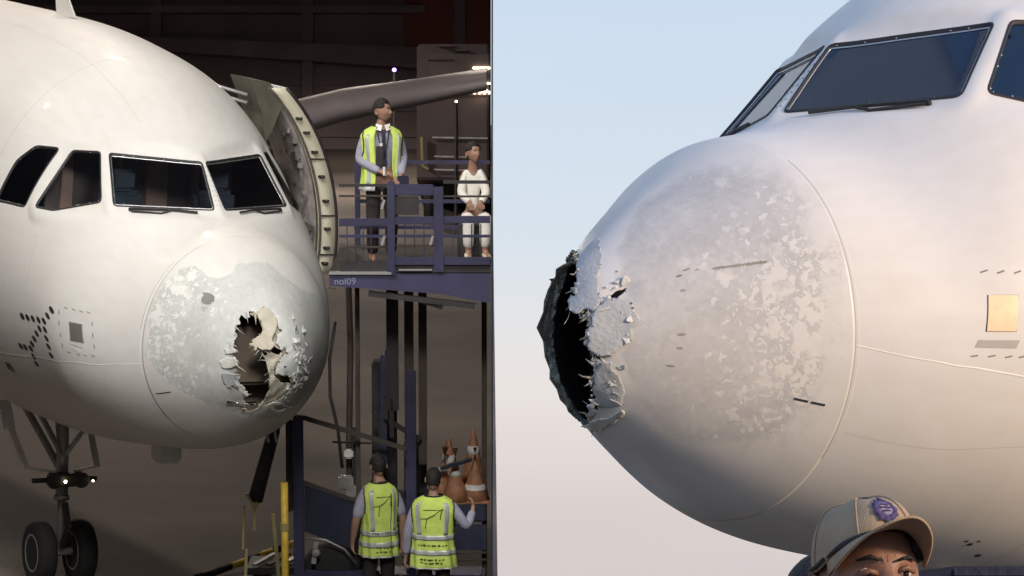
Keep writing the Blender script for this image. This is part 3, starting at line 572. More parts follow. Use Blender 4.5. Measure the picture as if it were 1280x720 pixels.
        env = np.interp(np.arange(150), [0, 25, 35, 48, 58, 68, 85, 95, 110, 135, 145, 149], [.25, .3, .9, .8, .3, .35, .3, .5, 1.25, 1.45, 1.2, .5]); L = np.clip(.013 * env * (1 + L * 6) + rr_.uniform(-.006, .010, 150) * (.3 + env), .003, .06); L[[73, 74, 75]] += (.012, .055, .02); L[[139, 140]] += (.025, .01)
        for r in range(rows):
            k = -.45 + 1.45 * r / (rows - 1); V.append(B0 + (N0 * .25 + np.array([-1.0, -.05, .0])) * (L * k)[:, None] + N0 * .008 * k * k + rr_.normal(0, .004 * max(k, .01), (150, 3)))
        V = np.concatenate(V); F = [(r * 150 + i, r * 150 + i + 1, (r + 1) * 150 + i + 1, (r + 1) * 150 + i) for r in range(rows - 1) for i in range(149)]
        o = mesh_obj('torn_rim', V, F, W['torn'], rad, False); md = o.modifiers.new('t', 'SOLIDIFY'); md.thickness = .012
    # --- marks
    if night:
        for k, (x, t) in enumerate(DOTS):
            an = np.linspace(0, 2 * math.pi, 12, endpoint=False); P = np.array([(x + .052 * math.cos(a), t * SQ + .036 * math.sin(a)) for a in an]); patch('logo_dot', P, 'x', W['mark'], A, off=.0025, h=.02)
        P = toU([(2.19, 3.071), (2.02, 3.035), (1.983, 3.179), (2.156, 3.209)], 'x'); patch('sensor_plate', P, 'x', W['plate'], A, off=.004, h=.03)
        ring('plate_frame', P, 'x', W['mark_pale'], A, .012, .002, .0015, .006)
        for k, (x, t) in enumerate([(2.266, 2.993), (2.159, 2.97), (2.063, 2.951), (1.972, 2.93), (2.358, 3.046), (2.339, 3.122), (2.308, 3.209), (2.289, 3.289), (1.898, 2.995), (1.867, 3.08), (1.842, 3.172), (1.862, 3.261), (1.971, 3.285), (2.06, 3.30), (2.2, 3.32)]):
            hz = k < 4 or k > 10; patch('warning_dash', rect_xt(x, t, .026 if hz else .006, .005 if hz else .03, .15), 'x', W['mark_grey'], A, off=.0025, h=.02)
        for dx in (-.07, -.03, .01, .05): patch('placard_text', rect_xt(2.09 + dx, 3.236 + dx * .1, .014, .010), 'x', W['mark_pale'], A, off=.0025, h=.015)
        patch('placard', rect_xt(2.09, 3.262, .075, .03, .05), 'x', W['line'], A, off=.002, h=.03)
        patch('static_mark', rect_xt(1.12, 3.642, .085, .010), 'x', W['mark'], A, off=.003, h=.02)
        P = rough_poly(chaikin(toU([(.818, 2.473), (.840, 2.40), (.803, 2.371), (.745, 2.345), (.721, 2.377), (.70, 2.44), (.734, 2.493), (.79, 2.52)], 'u'), 1), .004, 1, 3); patch('exposed_patch', P, 'u', W['mark_grey'], rad, off=.003, h=.012)
        patch('exposed_patch', toU([(0.783, 2.56), (0.721, 2.518), (0.734, 2.612)], 'u'), 'u', W['mark_pale'], rad, off=.003, h=.01)
        for k, (dx, dt) in enumerate(((0, 0), (-.06, .004), (-.12, 0))): patch('stencil_mark', rect_xt(4.10 + dx, 3.77 + dt, .018, .05, .3 * (k - 1)), 'x', W['mark'], A, off=.003, h=.03)
    else:
        P = toU([(1.983, .107), (2.147, .071), (2.124, 6.201 - 2 * math.pi), (1.955, 6.234 - 2 * math.pi)], 'x'); patch('sensor_plate', P, 'x', W['plate_gold'], A, off=.007, h=.03); ring('plate_frame', P, 'x', W['mark_grey'], A, .006, .002, .0015, .006)
        for x, t in [(1.988, 0.206), (2.077, 0.181), (2.17, 0.158), (1.891, -.155), (1.991, -.169), (2.089, -.188), (2.171, -.201)]:
            patch('warning_dash', rect_xt(x, t, .020, .006), 'x', W['mark_grey'], A, off=.0025, h=.02)
        patch('placard', rect_xt(2.02, -.12, .125, .030, -.32), 'x', W['mark_pale'], A, off=.0022, h=.03)
        for k, (x0, x1) in enumerate(((1.005, 1.075), (1.09, 1.161))): patch('static_mark', rect_xt((x0 + x1) / 2, 5.79 - 2 * math.pi, (x1 - x0) / 2, .011), 'x', W['mark'], A, off=.003, h=.02)
        r_ = np.random.default_rng(2); xx = np.linspace(.64, .87, 13)
        for k, x in enumerate(xx):  # worn caution stencil, no longer legible
            t = .406 + (.341 - .406) * (k / 12); patch('worn_stencil', rect_xt(x, t, .0095, .020 * r_.uniform(.5, 1.0), r_.uniform(-.4, .4)), 'x', W['worn'], rad, off=.0022, h=.01)
        for x, t, a_, b_ in ((.515, .471, .018, .014), (.473, .438, .012, .020), (.56, .44, .010, .008), (.439, -.106, .018, .022), (.434, -.228, .014, .018), (.401, -.401, .018, .016), (.47, .30, .01, .016)):
            patch('worn_stencil', chaikin(rect_xt(x, t, a_, b_, .3), 1), 'x', W['worn'], rad, off=.0022, h=.012)
        for x, t, r in ((2.661, 5.08, .022), (2.60, 5.10, .016), (2.686, 5.11, .014), (2.864, 5.001, .024)):
            an = np.linspace(0, 2 * math.pi, 10, endpoint=False); patch('drain_hole', np.array([(x + r * math.cos(a), t * SQ + r * math.sin(a)) for a in an]), 'x', W['mark'], A, off=.004, h=.02)
    # --- antennas, probes
    mb = MB(); z = 2.26
    mb.add([(6.35, -.012, z), (6.95, -.012, z), (7.1, -.006, z + .42), (6.85, -.006, z + .42), (6.35, .012, z), (6.95, .012, z), (7.1, .006, z + .42), (6.85, .006, z + .42)], [(0, 1, 2, 3), (7, 6, 5, 4), (0, 4, 5, 1), (1, 5, 6, 2), (2, 6, 7, 3), (3, 7, 4, 0)]); mb.obj('blade_antenna', W['white'], A)
    for x, t in ((2.75, 2.98 + .12), (3.1, 3.6), (2.75, .10), (3.1, 5.9)):
        if not night and x == 2.75: continue
        p = Vector(S(x, t)); n_ = Vector(SN(x, t)); mb = MB(); mb.tube([p, p + n_ * .10, p + n_ * .12 + Vector((-.14, 0, 0))], [.014, .012, .006], 8)
        if night and t < 1: mb.obj('pitot_probe', W['steel'], A)
    mb = MB(); mb.box((2.85, -.13, -2.33), (3.15, .13, -2.08), .03); mb.obj('drain_mast', W['plate'] if not night else W['flake'], A)
    # --- nose gear
    gx = 6.1; g = bpy.data.objects.new('nose_gear', None); C.objects.link(g); g.parent = A
    mb = MB(); mb.tube([(gx + .1, 0, -2.3), (gx + .02, 0, -3.35)], .075, 14); mb.tube([(gx + .02, 0, -3.35), (gx + .02, 0, -3.4)], .095, 14); mb.obj('strut', W['steel'], g, True)
    mb = MB(); mb.tube([(gx + .02, 0, -3.4), (gx, 0, -4.03)], .05, 12); mb.tube([(gx, -.26, -4.03), (gx, .26, -4.03)], .045, 10); mb.obj('piston', W['chrome'] if 0 else W['rim'], g, True)
    mb = MB(); mb.bar((gx, 0, -3.1), (gx + .95, .22, -2.35), .06); mb.bar((gx, 0, -3.1), (gx + .95, -.22, -2.35), .06); mb.bar((gx + .02, 0, -2.9), (gx - .1, .38, -2.3), .05); mb.bar((gx + .02, 0, -2.9), (gx - .1, -.38, -2.3), .05); mb.obj('drag_brace', W['steel'], g)
    mb = MB(); mb.bar((gx - .10, 0, -3.42), (gx - .26, 0, -3.7), .05, .08); mb.bar((gx - .26, 0, -3.7), (gx - .06, 0, -3.95), .05, .08); mb.obj('torque_link', W['dsteel'], g)
    mb = MB(); mb.box((gx - .16, -.22, -3.22), (gx - .02, .22, -3.06), .02); mb.tube([(gx - .05, -.4, -3.15), (gx - .05, .4, -3.15)], .03, 8); mb.obj('light_bracket', W['dsteel'], g)
    for s_ in (-1, 1):
        mb = MB(); mb.lathe([(.075, 0), (.095, .05), (.085, .08), (.0, .085)], 16, Matrix.Translation((gx - .12, s_ * .17, -3.14)) @ Matrix.Rotation(math.radians(-90), 4, 'Y')); mb.obj('taxi_light', W['dsteel'], g)
        mb = MB(); mb.lathe([(.020 if s_ < 0 else .012, 0), (.012, .015)], 10, Matrix.Translation((gx - .215, s_ * .17 + .12, -3.14)) @ Matrix.Rotation(math.radians(-90), 4, 'Y')); mb.obj('lamp_lens', W['lampw'] if night else W['steel'], g)
        wm = Matrix.Translation((gx, s_ * .25, -4.03)) @ Matrix.Rotation(math.radians(90), 4, 'X'); mb = MB(); mb.lathe([(.21, -.10), (.30, -.115), (.355, -.095), (.38, -.05), (.385, 0), (.38, .05), (.355, .095), (.30, .115), (.21, .10)], 36, wm); mb.obj('tyre', W['rubber'], g, True)
        mb = MB(); mb.lathe([(.0, -.05), (.08, -.06), (.10, -.04), (.18, -.05), (.205, -.105), (.225, -.105), (.225, .105), (.205, .105), (.18, .05), (.10, .04), (.08, .06), (.0, .05)], 28, wm); mb.obj('wheel_rim', W['rim'], g, True)
    for s_ in (-1, 1):
        mb = MB(); mb.bar((6.95, s_ * .46, -2.36), (6.62, s_ * .50, -2.62), .13, .05); mb.bar((6.64, s_ * .50, -2.58), (6.15, s_ * .44, -3.02), .07, .035); mb.bar((6.15, s_ * .44, -3.02), (6.05, s_ * .12, -3.05), .04, .03); mb.obj('gear_door', W['white'], A)
    return A, rad, fus
W['worn'] = mat('worn_stencil_ink', (.33, .30, .26), .8, var=.15, scale=30)
A1, rad1, fus1 = airliner(True, M_NIGHT, 'white airliner with open cabin door and torn open nose under floodlights on the dark apron')
A2, rad2, fus2 = airliner(False, M_DAY, 'white airliner in daylight seen close from its side with ragged hole at the nose tip')

# ---- cabin door of the night aircraft, swung forward and out
def door_curve(z, off): zz = (z + .05) / 2.25; return 1.95 * math.sqrt(max(0, 1 - zz * zz)) + off
def cabin_door(A):
    zs = np.linspace(-.42, 1.70, 27); door = bpy.data.objects.new('cabin_door', None); C.objects.link(door); door.parent = A
    def sheet(name, x0, x1, off, m, th, nx=3):
        V = []; F = []; nz = len(zs)
        for i in range(nx):
            for z in zs: x = x0 + (x1 - x0) * i / (nx - 1); V.append((x, door_curve(z, off), z))
        for i in range(nx - 1):
            for k in range(nz - 1): a = i * nz + k; F.append((a, a + 1, a + nz + 1, a + nz))
        o = mesh_obj(name, V, F, m, door, True); md = o.modifiers.new('t', 'SOLIDIFY'); md.thickness = th; md.offset = 0; return o
    sheet('outer_skin', 4.06, 4.92, .46, W['white'], .012); ln = sheet('door_lining', 4.10, 4.98, .22, W['lining'], .03)
    V = []; F = []; nz = len(zs)      # front edge strip
    for z in zs: V += [(4.07, door_curve(z, .235), z), (4.05, door_curve(z, .45), z)]
    F = [(2 * k, 2 * k + 1, 2 * k + 3, 2 * k + 2) for k in range(nz - 1)]; o = mesh_obj('door_edge', V, F, W['cream'], door, True); md = o.modifiers.new('t', 'SOLIDIFY'); md.thickness = .02
    for off, w_ in ((.455, .022), (.25, .015)):
        mb = MB(); mb.tube([(4.04, door_curve(z, off), z) for z in zs], w_, 8); mb.obj('door_seal', W['dark'] if off > .3 else W['olive'], door, True)
    for k, z in enumerate((-.30, -.12, .10, .42, .70, .98, 1.20, 1.36)):
        y = door_curve(z, .33); mb = MB(); mb.box((4.0, y - .035, z - .014), (4.05, y + .04, z + .014), .005); mb.tube([(4.0, y, z), (3.96, y - .02, z + .01)], .012, 8); mb.obj('door_stop', W['dsteel'], door)
    for z in (-.2, .25, .9):
        y = door_curve(z, .35); mb = MB(); mb.box((4.02, y - .09, z - .006), (4.045, y + .09, z + .006)); mb.obj('edge_joint', W['mark'], door)
    # top corner cover, hinge arms, support fitting, slide hardware on the lining
    mb = MB(); z = 1.70; y = door_curve(z, .3)
    mb.add([(4.03, y - .30, z + .10), (4.05, y - .05, z + .06), (4.05, y + .14, z - .16), (4.05, y + .04, z - .42), (4.05, y - .06, z - .62), (4.05, y - .12, z - .30), (4.6, y - .30, z + .10), (4.6, y - .05, z + .06), (4.6, y + .14, z - .16), (4.6, y + .04, z - .42), (4.6, y - .06, z - .62), (4.6, y - .12, z - .30)], [(0, 1, 2, 3, 4, 5), (11, 10, 9, 8, 7, 6)] + [(i, (i + 1) % 6 + 0, (i + 1) % 6 + 6, i + 6) for i in range(6)]); mb.obj('door_top_cover', W['olive'], door)
    for dz in (0, -.09):
        mb = MB(); mb.tube([(4.7, .85, 1.72 + dz), (4.2, 1.28, 1.60 + dz)], .020, 8); mb.obj('guide_rod', W['rim'], door, True)
    mb = MB(); mb.add([(4.0, 1.72, .30), (4.0, 2.12, .12), (4.0, 1.78, .02), (4.15, 1.72, .30), (4.15, 2.12, .12), (4.15, 1.78, .02)], [(0, 1, 2), (5, 4, 3), (0, 3, 4, 1), (1, 4, 5, 2), (2, 5, 3, 0)]); mb.obj('hinge_arm', W['olive'], door)
    r_ = np.random.default_rng(11)
    for k in range(26):
        z = r_.uniform(-.1, 1.2); x = r_.uniform(4.05, 4.5); y = door_curve(z, .17); s_ = r_.uniform(.02, .07); mb = MB(); mb.box((x, y - s_ * .6, z), (x + s_, y, z + s_ * r_.uniform(.6, 2)), .006); mb.obj('latch_fitting', (W['dark'], W['lining'], W['steel'], W['dark'])[k % 4], ln)
    mb = MB(); mb.box((4.3, door_curve(.2, .12), -.4), (4.9, door_curve(.2, .2), .0), .04); mb.obj('slide_pack', W['olive'], door)
cabin_door(A1)

def wing(A):
    """port wing of the night aircraft, ends just short of the divider"""
    Li = ML.inverted(); inv = M_NIGHT.inverted() @ ML
    secs = [(-5.2, 54.6, 3.55, 5.2, .80), (-2.9, 56.4, 4.10, 3.8, .60), (-1.6, 57.2, 4.28, 3.2, .50), (-.44, 57.9, 4.46, 2.8, .42)]
    prof = [(0, 0), (.03, .42), (.12, .8), (.3, 1), (.6, .72), (1, .05), (1, -.05), (.6, -.35), (.3, -.75), (.1, -.7), (.02, -.4)]
    V = []; F = []; n = len(prof)
    for x, y, z, c, t in secs:
        for a, b in prof: V.append(inv @ Vector((x, y + a * c, z + b * t * .5)))
    for i in range(len(secs) - 1):
        for k in range(n): F.append((i * n + k, i * n + (k + 1) % n, (i + 1) * n + (k + 1) % n, (i + 1) * n + k))
    F.append(tuple(range(n))); F.append(tuple((len(secs) - 1) * n + k for k in range(n))[::-1])
    mesh_obj('wing', V, F, W['wing'], A, True)
wing(A1)
mb = MB(); 
for s_ in (-1, 1): mb.add([(16, s_ * 1.7, -1.0), (21.5, s_ * 1.7, -1.0), (26, s_ * 16.5, .8), (24.2, s_ * 16.5, .8), (16, s_ * 1.7, -1.5), (21.5, s_ * 1.7, -1.4), (26, s_ * 16.5, .7), (24.2, s_ * 16.5, .7)], [(0, 1, 2, 3), (7, 6, 5, 4), (0, 4, 5, 1), (1, 5, 6, 2), (2, 6, 7, 3), (3, 7, 4, 0)])
mb.obj('wing', W['wing'], A2)
mb = MB(); mb.add([(31, -.1, 2.0), (36.5, -.1, 1.9), (38.4, -.05, 7.6), (36.2, -.05, 7.6), (31, .1, 2.0), (36.5, .1, 1.9), (38.4, .05, 7.6), (36.2, .05, 7.6)], [(0, 1, 2, 3), (7, 6, 5, 4), (0, 4, 5, 1), (1, 5, 6, 2), (2, 6, 7, 3), (3, 7, 4, 0)]); mb.obj('tail_fin', W['white'], A2)

# ------------------------------------------------------------------ the setting
mb = MB(); mb.add([(-1500, -1500, 0), (1500, -1500, 0), (1500, 3000, 0), (-1500, 3000, 0)], [(0, 1, 2, 3)]); structure(mb.obj('ground', W['apron']))
for k in range(5):
    mb = MB(); x = 8 + k * 7; mb.box((x, -40, .004), (x + .15, 120, .008)); structure(mb.obj('apron_marking', W['yellow']))
# ramp in its own frame (y along the slope): starts where it meets the ground
y0 = (HH * math.cos(TAU) - 1.74) / math.sin(TAU)
mb = MB(); mb.add([(-30, y0 - .2, 0), (-.10, y0 - .2, 0), (-.60, 100, 0), (-30, 100, 0), (-30, y0 - .2, -1.0), (-.10, y0 - .2, -1.0), (-.60, 100, -1.0), (-30, 100, -1.0)], [(0, 1, 2, 3), (7, 6, 5, 4), (0, 4, 5, 1), (1, 5, 6, 2), (2, 6, 7, 3), (3, 7, 4, 0)]); structure(mb.obj('apron_ramp', W['ramp']), ML)

H = thing('enclosure', 'added sheet metal hangar open at the front with the damaged airliner inside', 'added building', T(-14, 22, 0))  # made-up enclosure, blocks sun and sky from the night scene
Hi = T(14, -22, 0)
def hp(mb, name, m, smooth=False):
    o = mb.obj(name, m, H, smooth); o.data.transform(Hi); return o
YB = 92.; XP = lambda y: -.1215 - (y - 21) * .0063
mb = MB(); mb.add([(XP(21), 21, 0), (XP(21) - .003, 21, 0), (XP(YB) - .003, YB, 0), (XP(YB), YB, 0), (XP(21), 21, 20.5), (XP(21) - .003, 21, 20.5), (XP(YB) - .003, YB, 20.5), (XP(YB), YB, 20.5)], [(0, 1, 2, 3), (7, 6, 5, 4), (0, 4, 5, 1), (1, 5, 6, 2), (2, 6, 7, 3), (3, 7, 4, 0)]); hp(mb, 'divider_wall', W['sheet'])
XO = lambda y: XP(y) + .0022
mb = MB(); mb.add([(XO(21.05), 21.05, 0), (XO(YB), YB, 0), (XO(YB), YB, 20.5), (XO(21.05), 21.05, 20.5), (XO(21.05) - .0015, 21.05, 0), (XO(YB) - .0015, YB, 0), (XO(YB) - .0015, YB, 20.5), (XO(21.05) - .0015, 21.05, 20.5)], [(0, 1, 2, 3), (7, 6, 5, 4), (0, 4, 5, 1), (1, 5, 6, 2), (2, 6, 7, 3), (3, 7, 4, 0)]); hp(mb, 'blue_reflector', W['refl_blue'])  # added blue sheet, bounces bluish light onto the day airliner's nose
mb = MB(); mb.box((-32, 20.8, 0), (-4.4, 21.0, 20.5)); mb.box((-4.4, 20.8, 7), (-.135, 21.0, 20.5)); hp(mb, 'front_wall', W['cladding'])  # unseen front wall, added to shut out daylight
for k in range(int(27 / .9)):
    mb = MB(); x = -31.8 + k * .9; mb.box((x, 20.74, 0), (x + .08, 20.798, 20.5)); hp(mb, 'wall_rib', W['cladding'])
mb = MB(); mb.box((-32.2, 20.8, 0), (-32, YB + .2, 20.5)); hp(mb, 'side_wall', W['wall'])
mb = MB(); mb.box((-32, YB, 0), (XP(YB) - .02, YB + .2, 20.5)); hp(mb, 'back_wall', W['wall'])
mb = MB(); mb.box((-32.2, 20.6, 20.5), (XP(21), YB + .2, 20.8)); hp(mb, 'roof', W['wall'])  # unseen lid, added to keep skylight off the night airliner
# dim girders and a panel painted for the red glow at the far end
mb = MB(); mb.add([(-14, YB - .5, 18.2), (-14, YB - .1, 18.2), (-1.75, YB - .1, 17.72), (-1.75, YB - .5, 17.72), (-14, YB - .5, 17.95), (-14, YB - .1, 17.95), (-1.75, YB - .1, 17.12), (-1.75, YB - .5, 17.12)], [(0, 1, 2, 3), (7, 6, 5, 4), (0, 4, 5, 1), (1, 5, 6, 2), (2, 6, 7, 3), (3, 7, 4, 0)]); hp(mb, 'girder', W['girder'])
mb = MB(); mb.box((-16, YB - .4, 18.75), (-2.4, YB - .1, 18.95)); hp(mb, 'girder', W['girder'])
mb = MB(); mb.box((-3.0, YB - .25, 17.4), (-.62, YB - .05, 20.4)); hp(mb, 'red_glow_panel', W['red_glow'])  # reddish glow put into the colour of a panel
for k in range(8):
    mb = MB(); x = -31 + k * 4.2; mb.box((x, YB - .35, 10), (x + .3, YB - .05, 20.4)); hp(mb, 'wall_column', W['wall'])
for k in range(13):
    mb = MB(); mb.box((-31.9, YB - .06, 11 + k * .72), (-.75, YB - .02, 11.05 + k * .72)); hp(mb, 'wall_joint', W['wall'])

# floodlights inside the hangar, fixed above its doorway
def flood(x, z, power, aim, col, size, label):
    M = T(x, 21.25, z); L = thing('floodlight', label, 'floodlight', M, 'floodlights above the hangar doorway')
    d = (Vector(aim) - Vector((x, 21.25, z))).normalized(); R = d.to_track_quat('-Z', 'Y').to_matrix().to_4x4()
    mb = MB(); mb.box((-.45, -.35, 0.05), (.45, .35, .25), .03); o = mb.obj('lamp_housing', W['dsteel'], L); o.matrix_local = R
    mb = MB(); mb.box((-.38, -.28, .03), (.38, .28, .048)); o = mb.obj('lamp_lens', W['lampw'], L); o.matrix_local = R
    mb = MB(); mb.bar((0, -.24, 0), (0, 0, .1), .08); mb.obj('bracket', W['dsteel'], L)
    ld = bpy.data.lights.new('floodlight_beam', 'SPOT'); ld.energy = power; ld.color = col; ld.spot_size = math.radians(95); ld.spot_blend = .8; ld.shadow_soft_size = size
    lo = bpy.data.objects.new('floodlight_beam', ld); C.objects.link(lo); lo.parent = L; lo.matrix_local = R
FL = (1.0, .97, .93)
flood(-1.0, 8.2, 3600, (-2.4, 34, 3.6), FL, 1.0, 'added fill lamp just above the doorway beside the divider, lowest of all')  # extra fill lamp, added to brighten the nose's right edge and underside
flood(-9.5, 17, 6600, (-4, 36, 5), FL, 1.5, 'floodlight high on the left inside the hangar front wall')
flood(-6.0, 18, 6300, (-3, 35, 5), FL, 1.5, 'floodlight second from the divider above the doorway')
flood(-2.2, 17, 5200, (-2, 35, 5), FL, 1.5, 'floodlight nearest the divider above the doorway')

def fill(x, y, power, label):  # unseen fill lamps, added to lift the dark background
    L = thing('fill_lamp', label, 'added fill lamp', T(x, y, 18.7), 'high bay lamps added under the hangar roof')
    mb = MB(); mb.lathe([(.06, .55), (.12, .45), (.42, .02), (.45, 0), (.40, .02), (.05, .40)], 24); mb.obj('lamp_shade', W['dsteel'], L, True)
    mb = MB(); mb.lathe([(.0, .10), (.2, .08), (.33, .035), (.0, .03)], 20); mb.obj('lamp_bulb', W['lampw'], L, True); mb = MB(); mb.tube([(0, 0, .5), (0, 0, 1.8)], .02, 6); mb.obj('hanger', W['dark'], L)
    ld = bpy.data.lights.new('fill_beam', 'SPOT'); ld.energy = power; ld.color = (1.0, .86, .74); ld.spot_size = math.radians(172); ld.spot_blend = .35; ld.shadow_soft_size = .4
    lo = bpy.data.objects.new('fill_beam', ld); C.objects.link(lo); lo.parent = L; lo.location = (0, 0, -.03)
fill(-14, 40, 3000, 'added fill lamp under the roof at the left, nearest the doorway'); fill(-6, 45, 2200, 'added fill lamp under the roof near the divider'); fill(-13, 70, 6000, 'added fill lamp under the roof at the left, middle row'); fill(-4, 80, 3400, 'added fill lamp under the roof near the back wall')
def LT(x, y, z=0, rz=0): return ML @ T(x, y, z, rz)
# ------------------------------------------------------------------ boarding steps / platform
DZ = 4.09
P = thing('boarding_platform', 'blue railed boarding platform reaching to the open cabin door', 'boarding platform', LT(-1.1, 36, 0))
def pp(mb, name, m, smooth=False): mb.v = [(x + 1.1, y - 36, z) for x, y, z in mb.v]; return mb.obj(name, m, P, smooth)
XE = -.235
mb = MB(); mb.box((-1.97, 35.95, DZ - .05), (XE, 38.4, DZ)); pp(mb, 'deck', W['brown'])
mb = MB(); mb.add([(-1.97, 35.9, DZ - .01), (XE, 35.9, DZ - .01), (XE, 35.9, DZ - .33), (-.75, 35.9, DZ - .23), (-1.97, 35.9, DZ - .14), (-1.97, 35.94, DZ - .01), (XE, 35.94, DZ - .01), (XE, 35.94, DZ - .33), (-.75, 35.94, DZ - .23), (-1.97, 35.94, DZ - .14)], [(0, 4, 3, 2, 1), (5, 6, 7, 8, 9)] + [(i, (i + 1) % 5, (i + 1) % 5 + 5, i + 5) for i in range(5)]); pp(mb, 'fascia', W['blue2'])
mb = MB(); mb.box((-1.97, 35.86, DZ - .012), (-1.3, 35.96, DZ + .014)); pp(mb, 'deck_edge', W['rim']); mb = MB(); mb.box((-1.22, 35.86, DZ + .03), (-.86, 35.9, DZ + .045)); pp(mb, 'deck_edge', W['rim'])
mb = MB(); mb.box((-1.34, 35.86, DZ - .02), (-1.26, 35.94, 5.08)); pp(mb, 'post', W['blue'])
mb = MB(); mb.box((-.84, 35.86, DZ + .02), (-.74, 35.94, 5.02)); pp(mb, 'post', W['blue'])
mb = MB(); mb.box((-1.80, 38.25, DZ), (-1.74, 38.31, 5.05)); pp(mb, 'post', W['blue'])
mb = MB(); mb.box((-1.258, 35.87, 4.93), (-.842, 35.93, 5.05), .01); pp(mb, 'top_rail', W['blue'])
for x0, x1, z, h, m_ in ((-1.86, -1.342, 5.04, .03, 'dark'), (-.738, XE, 5.075, .035, 'dark'), (-1.86, -1.342, 4.925, .02, 'brown'), (-.738, XE, 4.92, .02, 'brown'), (-1.86, -1.342, 4.64, .085, 'blue'), (-1.258, -.842, 4.66, .085, 'blue'), (-.738, XE, 4.67, .075, 'blue'), (-1.86, -1.342, 4.37, .02, 'brown'), (-1.258, -.842, 4.39, .02, 'brown'), (-1.258, -.842, 4.22, .085, 'blue'), (-.738, XE, 4.22, .085, 'blue')):
    mb = MB(); mb.box((x0, 35.88, z - h / 2), (x1, 35.92, z + h / 2), .004); pp(mb, 'rail', W[m_])
mb = MB(); mb.box((-1.258, 35.895, 4.72), (-1.0, 35.905, 4.92)); pp(mb, 'mesh_panel', W['dark'])
for x0, x1 in ((-1.86, -1.345), (-1.255, -.845), (-.735, XE)):
    mb = MB(); mb.box((x0, 35.925, DZ + .002), (x1, 35.935, DZ + .13)); pp(mb, 'kick_plate', W['dark'])
    n_ = int((x1 - x0) / .085)
    for k in range(1, n_): x = x0 + (x1 - x0) * k / n_; mb = MB(); mb.box((x - .006, 35.895, DZ + .13), (x + .006, 35.905, 4.62 if x > -1.3 else 4.60)); pp(mb, 'baluster', W['blue' if k % 2 else 'dark'])
    mb = MB(); mb.box((x0, 35.89, 4.475), (x1, 35.91, 4.505)); pp(mb, 'rail', W['blue'])
for x in (-1.40, -.88):
    for z in (4.45, 4.84):
        if x > -1 and z > 4.6: continue
        mb = MB(); mb.bar((x, 35.84, z - .05), (x + .03, 35.84, z + .05), .025); pp(mb, 'latch', W['rim'])
for y in (38.3,):
    for z in (5.05, 4.6, 4.3): mb = MB(); mb.bar((-1.8, y, z), (XE - .02, y, z), .04); pp(mb, 'rail', W['blue'])
def mast(mb, name, m, smooth=False):
    mb.v = [(x * 1.04, y * 1.04, 8.87 + 1.04 * (z - 8.87)) if y < 37 else (x, y, z) for x, y, z in mb.v]; return pp(mb, name, m, smooth)
# legs, lift masts and bracing under the deck
for x, w, y, z0, z1, m_ in ((-1.30, .13, 36.1, 2.55, 3.93, 'dark'), (-1.13, .10, 36.4, 1.6, 3.88, 'taupe'), (-.98, .09, 36.4, 1.9, 3.85, 'taupe'), (-1.10, .11, 36.05, .5, 3.0, 'blue'), (-1.40, .07, 36.2, 1.9, 3.15, 'blue'), (-.32, .06, 38.2, 0, 3.9, 'taupe'), (-1.75, .05, 37.6, 0, 3.9, 'taupe')):
    mb = MB(); mb.box((x - w / 2, y - .05, z0), (x + w / 2, y + .05, z1), .01); mast(mb, 'mast', W[m_])
mb = MB(); mb.bar((-1.55, 35.97, 3.86), (-.4, 35.97, 3.72), .06, .06); mb.bar((-1.0, 36.0, 3.78), (-.75, 36.0, 3.70), .05); pp(mb, 'under_beam', W['dark'])
mb = MB(); mb.bar((-1.35, 36.2, 3.2), (-1.5, 36.2, 1.4), .07); mb.bar((-1.5, 36.25, 2.5), (-1.0, 36.25, 2.2), .05); mast(mb, 'brace', W['dark'])
mb = MB(); mb.tube([(-1.93, 36.3, 3.5), (-1.99, 36.2, 3.1), (-1.98, 36.1, 2.7), (-1.90, 36.1, 2.35), (-1.86, 36.2, 1.9)], .018, 8); pp(mb, 'hose', W['dark'], True)
mb = MB(); mb.tube([(-1.80, 36.6, 3.9), (-1.78, 36.6, 3.2), (-1.80, 36.5, 2.0), (-1.78, 36.5, .9)], .035, 8); mast(mb, 'hose', W['taupe'], True)
for k, x in enumerate((-1.40, -1.335)): mb = MB(); mb.box((x, 36.05, 2.45 - k * .2), (x + .05, 36.1, 2.7), .01); mast(mb, 'ram_block', W['dark'])
# flat lettering on the fascia
def letters(txt, size, M, m, parent, name='lettering'):
    cu = bpy.data.curves.new(name, 'FONT'); cu.body = txt; cu.size = size; cu.align_x = 'CENTER'; cu.extrude = .001; o = bpy.data.objects.new(name, cu); C.objects.link(o)
    me = bpy.data.meshes.new_from_object(o); bpy.data.objects.remove(o); me.materials.clear(); me.materials.append(m); o = bpy.data.objects.new(name, me); C.objects.link(o); o.parent = parent; o.matrix_local = M; return o
W['cyan'] = mat('lettering_pale', (.24, .27, .38), .6)
letters('nol09', .105, T(-1.80 + 1.1, 35.893 - 36, DZ - .125, 0, math.pi / 2), W['cyan'], P)

